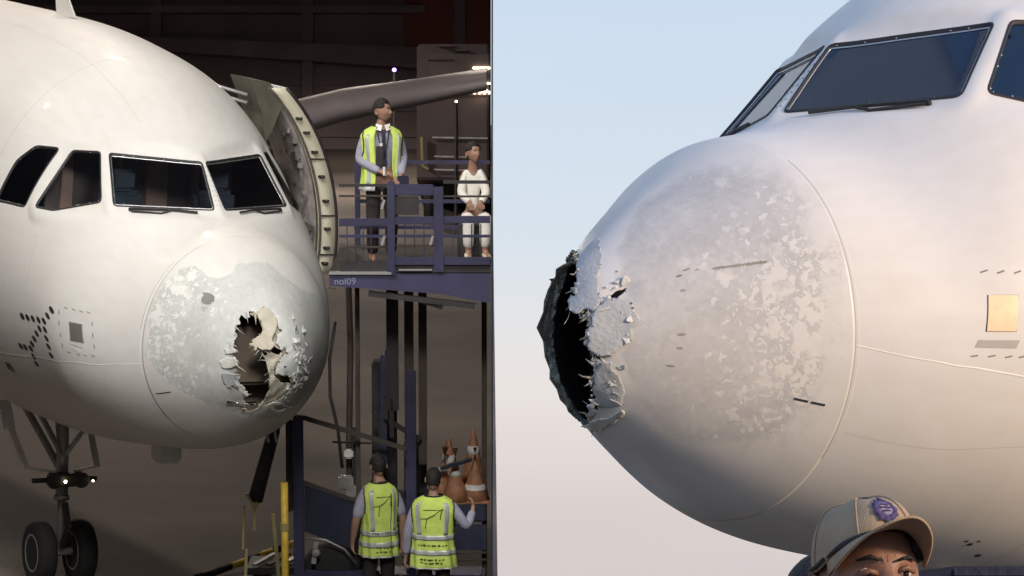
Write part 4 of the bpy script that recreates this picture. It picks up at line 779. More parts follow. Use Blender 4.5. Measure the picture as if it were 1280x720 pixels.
# carrier truck of the platform (blue chassis frame, fender, step)
K = thing('lift_chassis', 'dark blue chassis frame below the aircraft nose with sloping rails and fender', 'chassis', LT(-1.995, 37.17, -.4435) @ Matrix.Scale(1.05, 4))
def kp(mb, name, m, smooth=False): mb.v = [(x + 1.9, y - 35.4, z) for x, y, z in mb.v]; return mb.obj(name, m, K, smooth)
mb = MB(); mb.box((-2.345, 35.35, .45), (-2.235, 35.47, 2.62), .012); kp(mb, 'corner_post', W['blue'])
mb = MB(); mb.box((-2.43, 35.5, 1.55), (-2.36, 35.6, 2.55), .01); kp(mb, 'rear_post', W['dark'])
mb = MB(); mb.bar((-2.24, 35.4, 2.60), (-1.14, 35.5, 2.24), .035, .05); kp(mb, 'upper_rail', W['brown'])
mb = MB(); mb.bar((-2.24, 35.4, 1.90), (-1.45, 35.45, 1.60), .03, .035); kp(mb, 'lower_rail', W['brown'])
mb = MB(); mb.add([(-2.23, 35.42, 1.86), (-1.45, 35.45, 1.56), (-1.45, 35.45, 1.05), (-2.23, 35.42, 1.35), (-2.23, 35.48, 1.86), (-1.45, 35.51, 1.56), (-1.45, 35.51, 1.05), (-2.23, 35.48, 1.35)], [(0, 3, 2, 1), (4, 5, 6, 7), (0, 1, 5, 4), (1, 2, 6, 5), (2, 3, 7, 6), (3, 0, 4, 7)]); kp(mb, 'side_panel', W['navy'])
mb = MB(); mb.tube([(-2.22, 35.36, 1.30), (-2.0, 35.36, 1.27), (-1.8, 35.36, 1.17), (-1.68, 35.36, 1.02)], .014, 8); kp(mb, 'fender_edge', W['steel'], True)
mb = MB(); mb.lathe([(.0, -.12), (.18, -.13), (.34, -.12), (.40, 0), (.34, .12), (.18, .13), (0, .12)], 28, T(-1.92, 35.6, .80, 0, math.pi / 2)); kp(mb, 'wheel', W['rubber'], True)
mb = MB(); mb.box((-2.30, 35.33, .72), (-1.40, 35.46, .93), .03); mb.box((-2.34, 35.5, .5), (-.30, 36.0, .85), .03); kp(mb, 'bumper', W['blue'])
mb = MB(); mb.lathe([(.03, 0), (.05, .02), (.04, .05), (0, .055)], 12, T(-2.10, 35.31, 1.15, 0, math.pi / 2)); mb.bar((-2.13, 35.33, 1.02), (-2.10, 35.33, 1.25), .05, .04); kp(mb, 'side_lamp', W['steel'])
mb = MB(); mb.box((-1.4, 35.9, 1.35), (-.28, 36.9, 1.52), .02); mb.box((-1.4, 35.86, 1.05), (-.28, 35.9, 1.33)); kp(mb, 'bed', W['navy'])
mb = MB(); mb.bar((-1.2, 35.84, .98), (-.28, 35.84, 1.03), .012, .02); mb.bar((-1.2, 35.84, .90), (-.28, 35.84, .95), .012, .02); kp(mb, 'step_edge', W['brown'])
for x, y, z, s_ in ((-1.77, 35.8, 2.12, .05), (-1.80, 35.8, 1.80, .08), (-1.74, 35.8, 1.70, .07)):
    mb = MB(); mb.box((x - s_, y, z - s_), (x + s_, y + .1, z + s_), .02); kp(mb, 'coupling', W['steel' if s_ != .05 else 'conew'])
mb = MB(); mb.bar((-1.70, 35.9, 1.4), (-1.70, 35.9, 2.4), .06); mb.bar((-1.95, 35.9, 2.24), (-1.4, 35.9, 2.22), .02); mb.bar((-1.5, 35.9, 1.3), (-1.5, 35.9, 2.3), .04); kp(mb, 'rear_post', W['dark'])
# more of the dark stack behind the posts
mb = MB(); mb.box((-1.55, 36.6, 1.5), (-1.28, 36.9, 3.0), .02); mb.box((-1.2, 36.7, 1.5), (-.95, 36.95, 2.1), .02); kp(mb, 'control_box', W['dark'])

# yellow pole and striped bar
mb = MB(); mb.tube([(0, 0, .55), (0, 0, 1.92)], .040, 12); o = tag(mb.obj('yellow_pole', W['yellow'], None, True), 'yellow upright pole standing beside the blue chassis post', 'pole', M=LT(-2.43, 35.25))
mb = MB(); mb.tube([(0, 0, 1.40), (0, 0, 1.48)], .052, 12); mb.tube([(-.005, 0, 0), (-.005, 0, .55)], .02, 8); m2 = mb.obj('collar', W['gold'], o)
S0 = thing('striped_bar', 'black and yellow striped bar lying across the apron below the nose', 'bar', LT(-3.1, 39.6, .14, .10))
for k in range(7):
    x = -.62 + k * .17; mb = MB(); mb.tube([(x, x * .8, .17 * x), (x + .165, (x + .165) * .8, .17 * (x + .165))], .042, 10); mb.obj('band', W['yellow'] if k in (2, 4, 6) else W['rubber'], S0, True)
mb = MB(); mb.tube([(-.7, -.56, -.12), (-.62, -.5, -.11)], .06, 10); mb.obj('end_foot', W['rubber'], S0)
# dark hydraulic leg with hook below the nose
A_ = thing('hydraulic_leg', 'dark slanted jack leg with pale hook below the airliner nose', 'jack', LT(-2.75, 36.6, 0))
mb = MB(); mb.tube([(.12, 0, 2.25), (-.10, 0, 1.45)], [.07, .085], 10); mb.tube([(.12, 0, 2.25), (.42, 0, 3.05)], .06, 10); mb.obj('leg', W['dark'], A_, True)
for dx in (0.03, .12): mb = MB(); mb.bar((dx, -.07, 2.32), (dx + .03, -.07, 2.12), .03); mb.obj('clamp', W['steel'], A_)
mb = MB(); mb.bar((-.19, -.08, 1.55), (-.12, -.08, 1.42), .025); mb.box((-.14, -.1, 1.38), (-.05, -.04, 1.45), .01); mb.obj('hook', W['gold'], A_)
mb = MB(); mb.bar((-.10, -.02, 1.42), (-.11, -.02, 1.12), .03); mb.bar((-.22, 0, 1.4), (-.24, 0, .9), .025); mb.bar((.10, 0, 1.3), (.2, 0, .0), .04); mb.bar((-.2, 0, .9), (-.24, 0, .0), .03); mb.obj('support', W['gold'], A_)
mb = MB(); mb.box((-.3, -.3, 0), (.3, .3, .04), .01); mb.obj('foot_plate', W['dark'], A_)
# low dolly with shiny slats at the bottom edge
D0 = thing('equipment_dolly', 'low grimy metal dolly with slats at the foot of the chassis', 'dolly', LT(-2.55, 38.5, 0))
mb = MB(); mb.box((-.55, -.2, .22), (.75, .5, .30), .02); mb.obj('bed', W['dsteel'], D0)
for k in range(7): mb = MB(); mb.bar((-.45 + k * .16, -.18, .335), (-.25 + k * .16, .45, .335), .06, .03); mb.obj('slat', W['brown'] if k % 2 else W['steel'], D0)
for x in (-.4, .6):
    for y in (-.1, .4): mb = MB(); mb.lathe([(0, -.03), (.10, -.03), (.11, 0), (.10, .03), (0, .03)], 18, T(x, y, .11, 0, math.pi / 2)); mb.obj('wheel', W['rubber'], D0, True)

# traffic cones carried on the truck bed
def cone(name, label, M, h=.72, tip=True, bandz=(.40, .52)):
    R0, R1 = .16, .022; rr = lambda z: R0 + (R1 - R0) * z / h
    o = thing(name, label, 'traffic cone', M, 'traffic cones stowed on the truck bed')
    mb = MB(); mb.lathe([(R0, .03)] + [(rr(z), z) for z in (.2, .4, .6, h)] + [(R1 * .6, h + .012)], 24); mb.obj('cone_body', W['orange'], o, True)
    mb = MB(); mb.lathe([(rr(bandz[0]) + .003, bandz[0]), (rr(bandz[1]) + .003, bandz[1])], 24); mb.obj('white_band', W['conew'], o, True)
    mb = MB(); mb.box((-.155, -.155, 0), (.155, .155, .03), .01); mb.obj('base', W['orange'], o)
    return o
def CT(x, y, z, rz): return ML @ T(x * 1.05, y * 1.05, 8.87 + 1.05 * (z - 8.87), rz, s=1.05)
def zat(py, y): return HH - y * math.tan(math.radians(7.84) + math.atan((py - 360) / 4200))
BED = 1.52
cone('traffic_cone', 'tall orange cone standing left on the truck bed, nearer the masts', CT(-.70, 36.6, BED, .3), .62, bandz=(.34, .45))
cone('traffic_cone', 'tall orange cone with pointed tip standing at the right end of the truck bed', CT(-.43, 36.7, BED, .1), .70, bandz=(.44, .53))
cone('traffic_cone', 'cone with wide low white band in front at the right end of the bed', CT(-.405, 36.2, BED, .0), .46, bandz=(.06, .20))
cone('traffic_cone', 'faded brownish cone low between the two tall cones', CT(-.62, 36.15, BED, .5), .44, bandz=(.30, .36))
cone('traffic_cone', 'faded cone leaning low at the left end of the cone row', CT(-.80, 36.25, BED, .2) @ Matrix.Rotation(.12, 4, 'Y'), .42, bandz=(.33, .38))
mb = MB(); mb.bar((-.78, 36.0, 1.93), (-.44, 36.0, 2.03), .10, .035); o = tag(mb.obj('cone_strap', W['navy'], None), 'dark flat strap lying across the cones on the truck bed', 'strap'); o.data.transform(T(.61, -36, -1.98)); o.matrix_world = CT(-.61, 36, 1.98, 0)

# parked catering truck in the dim background
B = thing('catering_truck', 'dim high box truck far behind the platform with lit strips near its roof', 'truck', T(-1.3, 77, 10.85))
mb = MB(); mb.box((-.85, -2, 1.0), (.78, 3, 4.1), .05); mb.obj('box_body', W['wall'], B)
mb = MB(); mb.box((-.55, -2.12, 3.2), (.80, -2.0, 3.85), .03); mb.obj('roof_cowl', W['girder'], B)
for k, (x0, x1, z) in enumerate(((-.5, .75, 1.95), (-.45, .35, 1.52), (-.45, .35, 1.22), (-.45, .75, 2.95))): mb = MB(); mb.bar((x0, -2.06, z), (x1, -2.06, z - .02), .03, .035); mb.obj('body_rail', W['steel'] if k < 3 else W['girder'], B)
for x0, x1, z in ((.42, .81, 3.52), (.52, .81, 3.17)): mb = MB(); mb.box((x0, -2.16, z - .018), (x1, -2.12, z + .018)); mb.obj('light_strip', W['lampw'], B)
for k in range(7): mb = MB(); x = .44 + k * .055; mb.box((x, -2.16, 2.93 + .03 * (k % 2)), (x + .035, -2.12, 2.99 + .02 * (k % 3))); mb.obj('light_strip', W['lampw'], B)
for x0, x1, z in ((-.35, 0, 4.0), (0.05, .3, 3.9), (-.6, -.1, 3.7)): mb = MB(); mb.box((x0, -2.18, z), (x1, -2.0, z + .05), .01); mb.obj('roof_fitting', W['girder'], B)
for x in (-.55, .5): mb = MB(); mb.lathe([(0, -.15), (.45, -.15), (.5, 0), (.45, .15), (0, .15)], 20, T(x, -1.2, .5, 0, 0, math.pi / 2)); mb.obj('wheel', W['rubber'], B)
mb = MB(); mb.bar((-.72, -2.1, 1.3), (-.74, -2.1, 1.95), .06); mb.bar((-.72, -2.1, 1.3), (-.58, -2.1, 1.22), .05); mb.obj('grab_handle', W['gold'], B)
def lamp(x, z, y, m, r, label, cat='lamp'):
    o = thing('marker_lamp', label, cat, T(x, y, 0)); zb = (y - 2.096) * math.tan(TAU) - 6.88 if 0 else (y - y0w) * math.tan(TAU)
    mb = MB(); mb.tube([(0, 0, zb), (0, 0, z - r)], .04, 8); mb.obj('post', W['dark'], o)
    mb = MB(); mb.lathe([(0, -r), (r * .8, -r * .6), (r, 0), (r * .8, r * .6), (0, r)], 12, T(0, 0, z)); mb.obj('lamp_glass', m, o, True)
y0w = 30.3
lamp(-1.25, 13.55, 74.5, W['lampw'], .03, 'tiny white lamp on a thin dark post below the grey wing')
lamp(-3.05, 16.2, 86, W['lampv'], .055, 'small violet lamp on a dark post above the grey wing')

# ------------------------------------------------------------------ people
def skin_mesh(pts, edges, sub=2, root=0):
    me = bpy.data.meshes.new('tmp'); me.from_pydata([p[0] for p in pts], edges, []); o = bpy.data.objects.new('tmp', me); C.objects.link(o)
    md = o.modifiers.new('s', 'SKIN'); md.use_smooth_shade = True; md.branch_smoothing = .6
    for i, p in enumerate(pts): sv = me.skin_vertices[0].data[i]; sv.radius = (p[1], p[2] if len(p) > 2 else p[1]); sv.use_root = i == root
    s2 = o.modifiers.new('u', 'SUBSURF'); s2.levels = s2.render_levels = sub
    ev = o.evaluated_get(bpy.context.evaluated_depsgraph_get()); m2 = ev.to_mesh(); v = [x.co[:] for x in m2.vertices]; f = [tuple(q.vertices) for q in m2.polygons]; ev.to_mesh_clear(); bpy.data.objects.remove(o); bpy.data.meshes.remove(me)
    return v, f
def head_geo(nu=40, nv=32):
    """head facing -Y, centre between the ears at eye level"""
    v = []; f = []
    def g(a, s): return math.exp(-(a / s) ** 2)
    for j in range(nv + 1):
        ph = math.pi * j / nv; cz = math.cos(ph); sz = math.sin(ph)
        for i in range(nu):
            a = 2 * math.pi * i / nu; x = math.sin(a) * sz; y = -math.cos(a) * sz; z = cz
            wz = 1.0 if z > 0 else 1 - .30 * (-z) ** 1.6
            X = x * .077 * wz; Y = y * .097 * (1 if z > 0 else (1 - .12 * (-z))) + (0 if z > 0 else -.012 * (-z)); Z = z * (.118 if z > 0 else .125)
            fr = max(0, -y)
            if fr > 0:
                d = .030 * g(X, .013) * g(Z + .040, .018) + .016 * g(X, .010) * g(Z + .015, .022) + .007 * g(Z - .024, .010) * g(abs(X) - .030, .022) - .012 * g(abs(X) - .032, .016) * g(Z - .002, .012) + .008 * g(Z + .078, .012) * g(X, .022) - .004 * g(Z + .064, .005) * g(X, .03) + .008 * g(Z + .112, .018) * g(X, .025) + .006 * g(abs(X) - .045, .016) * g(Z + .030, .02) - .004 * g(X, .003) * g(Z - .024, .012)
                Y -= d * min(1, fr * 1.4)
            v.append((X, Y, Z))
    for j in range(nv):
        for i in range(nu): a = j * nu + i; b = j * nu + (i + 1) % nu; f.append((a, b, b + nu, a + nu))
    for s_ in (-1, 1):   # ears
        n0 = len(v); n = 12
        for r, dx, sc in ((.0, .010, 0), (1, .004, .7), (1, .018, 1.0), (1, .012, .8)):
            for k in range(n): t = 2 * math.pi * k / n; v.append((s_ * (.072 + dx), .012 + sc * .017 * math.cos(t) + dx * .5, -.015 + sc * .031 * math.sin(t)))
        for r in range(3):
            for k in range(n): f.append((n0 + r * n + k, n0 + r * n + (k + 1) % n, n0 + (r + 1) * n + (k + 1) % n, n0 + (r + 1) * n + k))
    return v, f
def xf(v, M): return [tuple(M @ Vector(p)) for p in v]
def hand_pts(wrist, d, palm_n, pts, edges, wi, s=1.0, curl=.5):
    """palm and five bent fingers grown from the wrist vertex"""
    d = Vector(d).normalized(); n = Vector(palm_n); n = (n - d * n.dot(d)).normalized(); sd_ = d.cross(n); w = Vector(wrist)
    def P_(p, r): pts.append((tuple(p), r)); return len(pts) - 1
    pm = P_(w + d * .045 * s, .026 * s); edges.append((wi, pm))
    for k, (o, L) in enumerate(((-.030, .062), (-.010, .075), (.010, .070), (.028, .056))):
        b = P_(w + d * .085 * s + sd_ * o * s, .0125 * s); edges.append((pm, b)); q = w + d * .085 * s + sd_ * o * s; dd = d.copy(); prev = b
        for j in range(2): dd = (dd * math.cos(curl) + n * math.sin(curl)).normalized(); q = q + dd * L * .5 * s; c = P_(q, (.0095 - .002 * j) * s); edges.append((prev, c)); prev = c
    t0 = P_(w + d * .04 * s - sd_ * .034 * s, .012 * s); edges.append((pm, t0)); t1 = P_(w + d * .078 * s - sd_ * .050 * s + n * .018 * s, .009 * s); edges.append((t0, t1))
def person(label, M, arms, head_yaw=0, head_pitch=0, H=1.75, shirt='shirt', bottom='trouser', skin='skin', hairm='hair', sleeves='long', lean=0, seated=False, width=1.0, vest=None, group=None, cap=None):
    """arms: {+1/-1: (elbow, wrist, hand_dir, palm_normal)} ; local frame faces -Y, x to its left"""
    R = thing('person', label, 'person', M, group); k = H / 1.75; w = width
    hz = .95 if not seated else .52; pel = Vector((0, 0, hz)); ch = pel + Vector((0, -lean * .4, .38)); nk = pel + Vector((0, -lean * .75, .56)); hd = nk + Vector((0, -.02 - lean * .15, .158))
    pts = [(tuple(pel), .14 * w, .10), (tuple(pel + Vector((0, -lean * .2, .18))), .125 * w, .095), (tuple(ch), .155 * w, .105), (tuple(nk), .058, .058), (tuple(hd - Vector((0, 0, .05))), .052, .052)]; edges = [(0, 1), (1, 2), (2, 3), (3, 4)]
    top = []; legs = []
    for s_ in (-1, 1):
        sh = ch + Vector((s_ * .165 * w, 0, .09)); el, wr, hdv, pn = arms[s_]; i0 = len(pts)
        pts += [(tuple(sh), .062, .062), (el, .045, .045), (tuple((Vector(el) + Vector(wr)) / 2), .042, .040), (wr, .028, .024)]; edges += [(2, i0), (i0, i0 + 1), (i0 + 1, i0 + 2), (i0 + 2, i0 + 3)]; hand_pts(wr, hdv, pn, pts, edges, i0 + 3, 1.0); top.append((tuple(sh), el, wr))
        hp_ = pel + Vector((s_ * .09, 0, -.06)); i0 = len(pts)
        if seated: kn = pel + Vector((s_ * .10, -.40, 0)); an = kn + Vector((0, .02, -.43))
        else: kn = pel + Vector((s_ * .10, -.02, -.46)); an = Vector((s_ * .10, .02, .08))
        toe = an + Vector((s_ * .02, -.16, -.05))
        pts += [(tuple(hp_), .085, .085), (tuple(kn), .058, .06), (tuple(an), .038, .04), (tuple(toe), .035, .028)]; edges += [(0, i0), (i0, i0 + 1), (i0 + 1, i0 + 2), (i0 + 2, i0 + 3)]; legs.append((hp_, kn, an, toe))
    v, f = skin_mesh(pts, edges, 2)
    hv, hf = head_geo(); HM = Matrix.Translation(hd) @ Matrix.Rotation(head_yaw, 4, 'Z') @ Matrix.Rotation(head_pitch, 4, 'X'); hv2 = xf(hv, HM); n = len(v); v = v + hv2; f = f + [tuple(i + n for i in q) for q in hf]
    body = mesh_obj('body', [tuple(Vector(p) * k) for p in v], f, W[skin], R, True)
    def part(name, v, f, m, parent=R): return mesh_obj(name, [tuple(Vector(p) * k) for p in v], f, m, parent, True)
    # shirt
    sp = [(tuple(pel + Vector((0, 0, -.02))), .150 * w, .108), (tuple(pel + Vector((0, -lean * .2, .18))), .145 * w, .112), (tuple(ch + Vector((0, -.016, 0))), .172 * w, .118), (tuple(nk - Vector((0, .012, .012))), .072, .068)]; se = [(0, 1), (1, 2), (2, 3)]
    for sh, el, wr in top:
        i0 = len(sp); e2 = Vector(el); w2 = Vector(wr)
        if sleeves == 'long': sp += [(sh, .070), (el, .056), (tuple(e2.lerp(w2, .55)), .050), (tuple(e2.lerp(w2, .95)), .044)]; se += [(2, i0), (i0, i0 + 1), (i0 + 1, i0 + 2), (i0 + 2, i0 + 3)]
        else: sp += [(sh, .080), (tuple(Vector(sh).lerp(e2, .6)), .068), (tuple(Vector(sh).lerp(e2, 1.0)), .062)]; se += [(2, i0), (i0, i0 + 1), (i0 + 1, i0 + 2)]
    a, b = skin_mesh(sp, se, 2); part('shirt', a, b, W[shirt])
    tp = [(tuple(pel + Vector((0, 0, .0))), .135 * w, .100)]; te = []
    for hp_, kn, an, toe in legs: i0 = len(tp); tp += [(tuple(hp_ - Vector((0, 0, .05))), .088, .092), (tuple(kn), .078, .078), (tuple(an + Vector((0, 0, .04))), .064, .064)]; te += [(0, i0), (i0, i0 + 1), (i0 + 1, i0 + 2)]
    a, b = skin_mesh(tp, te, 2); part('trousers', a, b, W[bottom])
    for hp_, kn, an, toe in legs:
        a, b = skin_mesh([(tuple(an + Vector((0, .04, -.02))), .05, .045), (tuple((an + toe) / 2 + Vector((0, 0, -.01))), .050, .042), (tuple(toe), .044, .032)], [(0, 1), (1, 2)], 2); part('shoe', a, b, W['rubber' if bottom == 'trouser' else 'cream'])
    # hair: shell over skull
    hh = []; hfc = []; nu, nv = 40, 32
    for j in range(nv + 1):
        for i in range(nu):
            x, y, z = hv[j * nu + i]; low = -.045 if y > -.01 else .048; wob = 1 + .03 * math.sin(i * 2.3) * math.cos(j * 1.9); hh.append((x * 1.055 * wob, y * 1.055 * wob, z * 1.06 + .002))
    for q in hf[:nu * nv]:
        c = sum((Vector(hv[i]) for i in q), Vector()) / 4
        if (c.y > .028 and c.z > -.075) or c.z > .066 or (c.y > -.060 and c.z > .022): hfc.append(q)
    o = part('hair', xf(hh, HM), hfc, W[hairm]); md = o.modifiers.new('t', 'SOLIDIFY'); md.thickness = .012; md.offset = 0
    for s_ in (-1, 1):
        mb = MB(); mb.lathe([(0, -.011), (.009, -.007), (.012, 0), (.009, .007), (0, .011)], 12, HM @ Matrix.Translation((s_ * .031, -.077, .002))); o = part('eye', mb.v, mb.f, W['eye'])
        mb = MB(); mb.lathe([(0, 0), (.006, .001), (0, .004)], 10, HM @ Matrix.Translation((s_ * .031, -.086, .002)) @ Matrix.Rotation(math.pi / 2, 4, 'X')); part('pupil', mb.v, mb.f, W['iris'], o)
        mb = MB(); mb.tube([HM @ Vector((s_ * .014, -.102, .021)), HM @ Vector((s_ * .032, -.099, .027)), HM @ Vector((s_ * .050, -.084, .022))], [.002, .0036, .0015], 6); part('eyebrow', mb.v, mb.f, W['hair'])
    mb = MB(); mb.tube([HM @ Vector((-.022, -.092, -.070)), HM @ Vector((0, -.106, -.068)), HM @ Vector((.022, -.092, -.070))], [.003, .006, .003], 8); part('mouth', mb.v, mb.f, W['lip'])
    if vest: make_vest(R, vest, k, pel, w)
    return R, HM, hd
def make_vest(R, v, k, pel, w):
    """sleeveless high visibility vest; v: dict open(front gap), tapes, zbot"""
    zs = np.array([v.get('zbot', .74), .86, .98, 1.10, 1.22, 1.32, 1.40, 1.455, 1.485, 1.505]); hx = np.array([.228, .220, .205, .200, .212, .226, .222, .180, .118, .078]) * w; hy = np.array([.175, .172, .160, .150, .145, .145, .128, .105, .085, .075])
    gap = v.get('gap', 0); nA = 72
    def ringp(z, t, grow_=0): 
        a, b = np.interp(z, zs, hx) + grow_, np.interp(z, zs, hy) + grow_; c, s_ = math.cos(t), math.sin(t); fold = .010 * math.sin(t * 9 + z * 7) * (1.5 - min(1.5, z)) * 1.6
        return ((a + fold) * math.copysign(abs(c) ** .8, c), (b + fold) * math.copysign(abs(s_) ** .8, s_), z)
    def band(name, z0, z1, t0, t1, m, g, nz=14, nt=nA, wedge=0):
        V = []; F = []
        for i in range(nz + 1):
            z = z0 + (z1 - z0) * i / nz
            for j in range(nt + 1): t = t0 + (t1 - t0) * j / nt; V.append(tuple(Vector(ringp(z, t, g)) * k))
        for i in range(nz):
            for j in range(nt): a = i * (nt + 1) + j; F.append((a, a + 1, a + nt + 2, a + nt + 1))
        o = mesh_obj(name, V, F, m, vr, True); md = o.modifiers.new('t', 'SOLIDIFY'); md.thickness = .004; md.offset = 1; return o
    fr = -math.pi / 2; t0, t1 = fr + gap, fr + 2 * math.pi - gap; top = v.get('ztop', 1.50)
    vr = bpy.data.objects.new('vest', None); C.objects.link(vr); vr.parent = R
    band('vest_fabric', zs[0], top, t0, t1, W['hiviz'], 0, 26)
    band('vest_hem', zs[0] - .006, zs[0] + .012, t0, t1, W[v.get('hem', 'hiviz')], .004, 1)
    for z in v.get('tapes', (.90, 1.05)): band('silver_tape', z - .027, z + .027, t0, t1, W['tape'], .0045, 3)
    bk = math.pi / 2
    for s_ in (-1, 1):
        band('silver_tape', v.get('tapes', (.90, 1.05))[-1] + .028, 1.44, bk + s_ * .62 - .14, bk + s_ * .62 + .14, W['tape'], .004, 10, 6)
        band('silver_tape', v.get('tapes', (.90, 1.05))[-1] + .028, 1.42, fr + s_ * .80 - .14, fr + s_ * .80 + .14, W['tape'], .004, 10, 6)
        # dark trim round the arm opening
        P_ = []
        for q in range(17):
            a = 2 * math.pi * q / 16; z = 1.31 + .135 * math.cos(a); t = (0 if s_ > 0 else math.pi) + .50 * math.sin(a); P_.append(Vector(ringp(z, t, .006)) * k)
        mb = MB(); mb.tube(P_, .008, 6, False); mb.obj('arm_trim', W['trim'], vr, True)
    if v.get('centre'): band('back_seam', zs[0], 1.40, bk + v['centre'] - .02, bk + v['centre'] + .02, W['trim'], .006, 12, 2)
    mb = MB(); P_ = [Vector(ringp(top, t0 + (t1 - t0) * j / 40, .004)) * k for j in range(41)]; mb.tube(P_, .010, 6); mb.obj('neck_trim', W['trim'], vr, True)
    # printed plane emblem (strokes) and worn lines of print on the back
    def stroke(pts, wd, name='emblem_stroke'):
        V = []; F = []
        for x, z in pts:
            t = math.acos(max(-1, min(1, x / (np.interp(z, zs, hx) + .006)))) if False else bk - x / .18
            V.append(ringp(z, t, .0085))
        P3 = [Vector(p) * k for p in V]; mb = MB()
        for a, b in zip(P3[:-1], P3[1:]): mb.bar(a, b, .003, wd, up=(0, 0, 1)) if abs((b - a).normalized().z) < .3 else mb.bar(a, b, wd, .003, up=(0, 1, 0))
        mb.obj(name, v['ink'], vr)
    if v.get('emblem'):
        sx_ = v['emblem']      # x in vest coordinates: +x is the wearer's left, which is the viewer's left from behind... mirrored below
        for pts in ([(-.075, 1.365), (.055, 1.365)], [(-.075, 1.385), (-.005, 1.31), (.03, 1.275), (.085, 1.27)], [(-.06, 1.37), (-.055, 1.33), (-.05, 1.27)], [(.03, 1.275), (.035, 1.22), (.04, 1.17)]): stroke(pts, .009)
        r_ = np.random.default_rng(v.get('seed', 1))
        for z, x0, x1 in ((1.00 - .01, -.12, .10), (.84, -.09, .07), (.80, -.07, .06)):
            x = x0
            while x < x1: L = r_.uniform(.010, .026); stroke([(x, z + r_.uniform(-.006, .006)), (x + L, z + r_.uniform(-.01, .01))], r_.uniform(.008, .02), 'print_mark'); x += L + r_.uniform(.006, .016)
W['ink'] = mat('vest_print_olive', (.10, .14, .03), .8, var=.2); W['ink2'] = mat('vest_print_dark', (.05, .07, .02), .8, var=.2)

# man on the deck, looking right
R, HMx, hd = person('man in open yellow vest, tie and lanyard standing on the blue platform looking right', LT(-1.42, 36.45, DZ, math.radians(12)), {1: ((.235, .02, 1.16), (.17, -.20, .98), (-.5, -.7, -.3), (0, .3, -1)), -1: ((-.245, .0, 1.14), (-.05, -.22, 1.03), (.9, -.3, -.1), (0, .3, -1))}, head_yaw=math.radians(52), head_pitch=math.radians(-4), H=1.80, vest={'gap': .36, 'tapes': (.85,), 'zbot': .84, 'ink': W['ink']}, shirt='shirt')
k = 1.8 / 1.75
def addp(mb, name, m, smooth=True, parent=None): mb.v = [tuple(Vector(p) * k) for p in mb.v]; return mb.obj(name, m, parent or R, smooth)
mb = MB(); mb.add([(-.028, -.125, 1.47), (.028, -.125, 1.47), (.018, -.142, 1.42), (-.018, -.142, 1.42), (.035, -.150, 1.10), (-.035, -.150, 1.10), (0, -.150, 1.05)], [(0, 1, 2, 3), (3, 2, 4, 5), (5, 4, 6)]); addp(mb, 'tie', W['tie'], False)
mb = MB(); mb.tube([(-.07, -.10, 1.50), (-.04, -.15, 1.3), (-.01, -.165, 1.16)], .006, 6); mb.tube([(.07, -.10, 1.50), (.03, -.15, 1.3), (-.01, -.165, 1.16)], .006, 6); addp(mb, 'lanyard', W['dark'])
mb = MB(); mb.box((-.09, -.185, 1.09), (-.01, -.165, 1.30), .008); addp(mb, 'radio_pouch', W['dark'], False)
mb = MB(); mb.box((-.05, -.172, 1.30), (-.02, -.162, 1.33)); addp(mb, 'id_badge', W['conew'], False)
for s_ in (-1, 1): mb = MB(); mb.add([(s_ * .01, -.105, 1.515), (s_ * .075, -.085, 1.53), (s_ * .08, -.11, 1.47), (s_ * .03, -.135, 1.455)], [(0, 1, 2, 3)]); o = addp(mb, 'shirt_collar', W['conew'], False)
mb = MB(); mb.box((.12, -.30, .80), (.24, -.24, .99), .01); addp(mb, 'held_folder', W['navy'], False)
mb = MB(); mb.tube([(-.02, -.27, 1.0), (-.02, -.27, 1.09)], .014, 8); addp(mb, 'held_phone', W['conew'], False)

person('first man from the left at the bottom, back turned, vest split by a dark line', LT(-1.485, 36.8, 0, math.radians(180 + 22)), {1: ((.26, .02, 1.12), (.27, -.06, .88), (0, -.1, -1), (-1, 0, 0)), -1: ((-.25, .04, 1.12), (-.26, -.02, .86), (0, -.1, -1), (1, 0, 0))}, head_pitch=math.radians(26), H=1.89, sleeves='short', width=.86, vest={'tapes': (.87, .985), 'centre': .35, 'ink': W['ink'], 'emblem': 1, 'seed': 3, 'hem': 'tape'}, group=None)
person('second man at the bottom, back turned, plane emblem on vest, right hand raised', LT(-.865, 36.35, 0, math.radians(180 - 5)), {-1: ((-.36, .02, 1.16), (-.40, -.20, 1.30), (0.0, -.3, 1), (1, 0, 0)), 1: ((.27, .03, 1.12), (.30, -.02, .84), (.1, -.1, -1), (-1, 0, 0))}, head_pitch=math.radians(28), H=1.82, width=1.06, vest={'tapes': (.91, 1.07), 'ink': W['ink2'], 'emblem': 1, 'seed': 5, 'hem': 'tape'})
person('person in white clothes sitting at the right end of the blue platform', LT(-.44, 37.3, DZ, math.radians(8)), {1: ((.15, -.10, .76), (.06, -.26, .66), (0, -1, -.2), (0, 0, -1)), -1: ((-.15, -.10, .76), (-.06, -.26, .66), (0, -1, -.2), (0, 0, -1))}, head_yaw=math.radians(25), head_pitch=math.radians(-10), H=1.66, shirt='shirt_w', bottom='shirt_w', seated=True, width=.62, lean=.05)
mb = MB(); mb.box((-.17, -.12, 0), (.14, .16, .36), .02); tag(mb.obj('seat_box', W['dark'], None), 'dark box under the person in white on the platform', 'box', M=LT(-.44, 37.34, DZ))

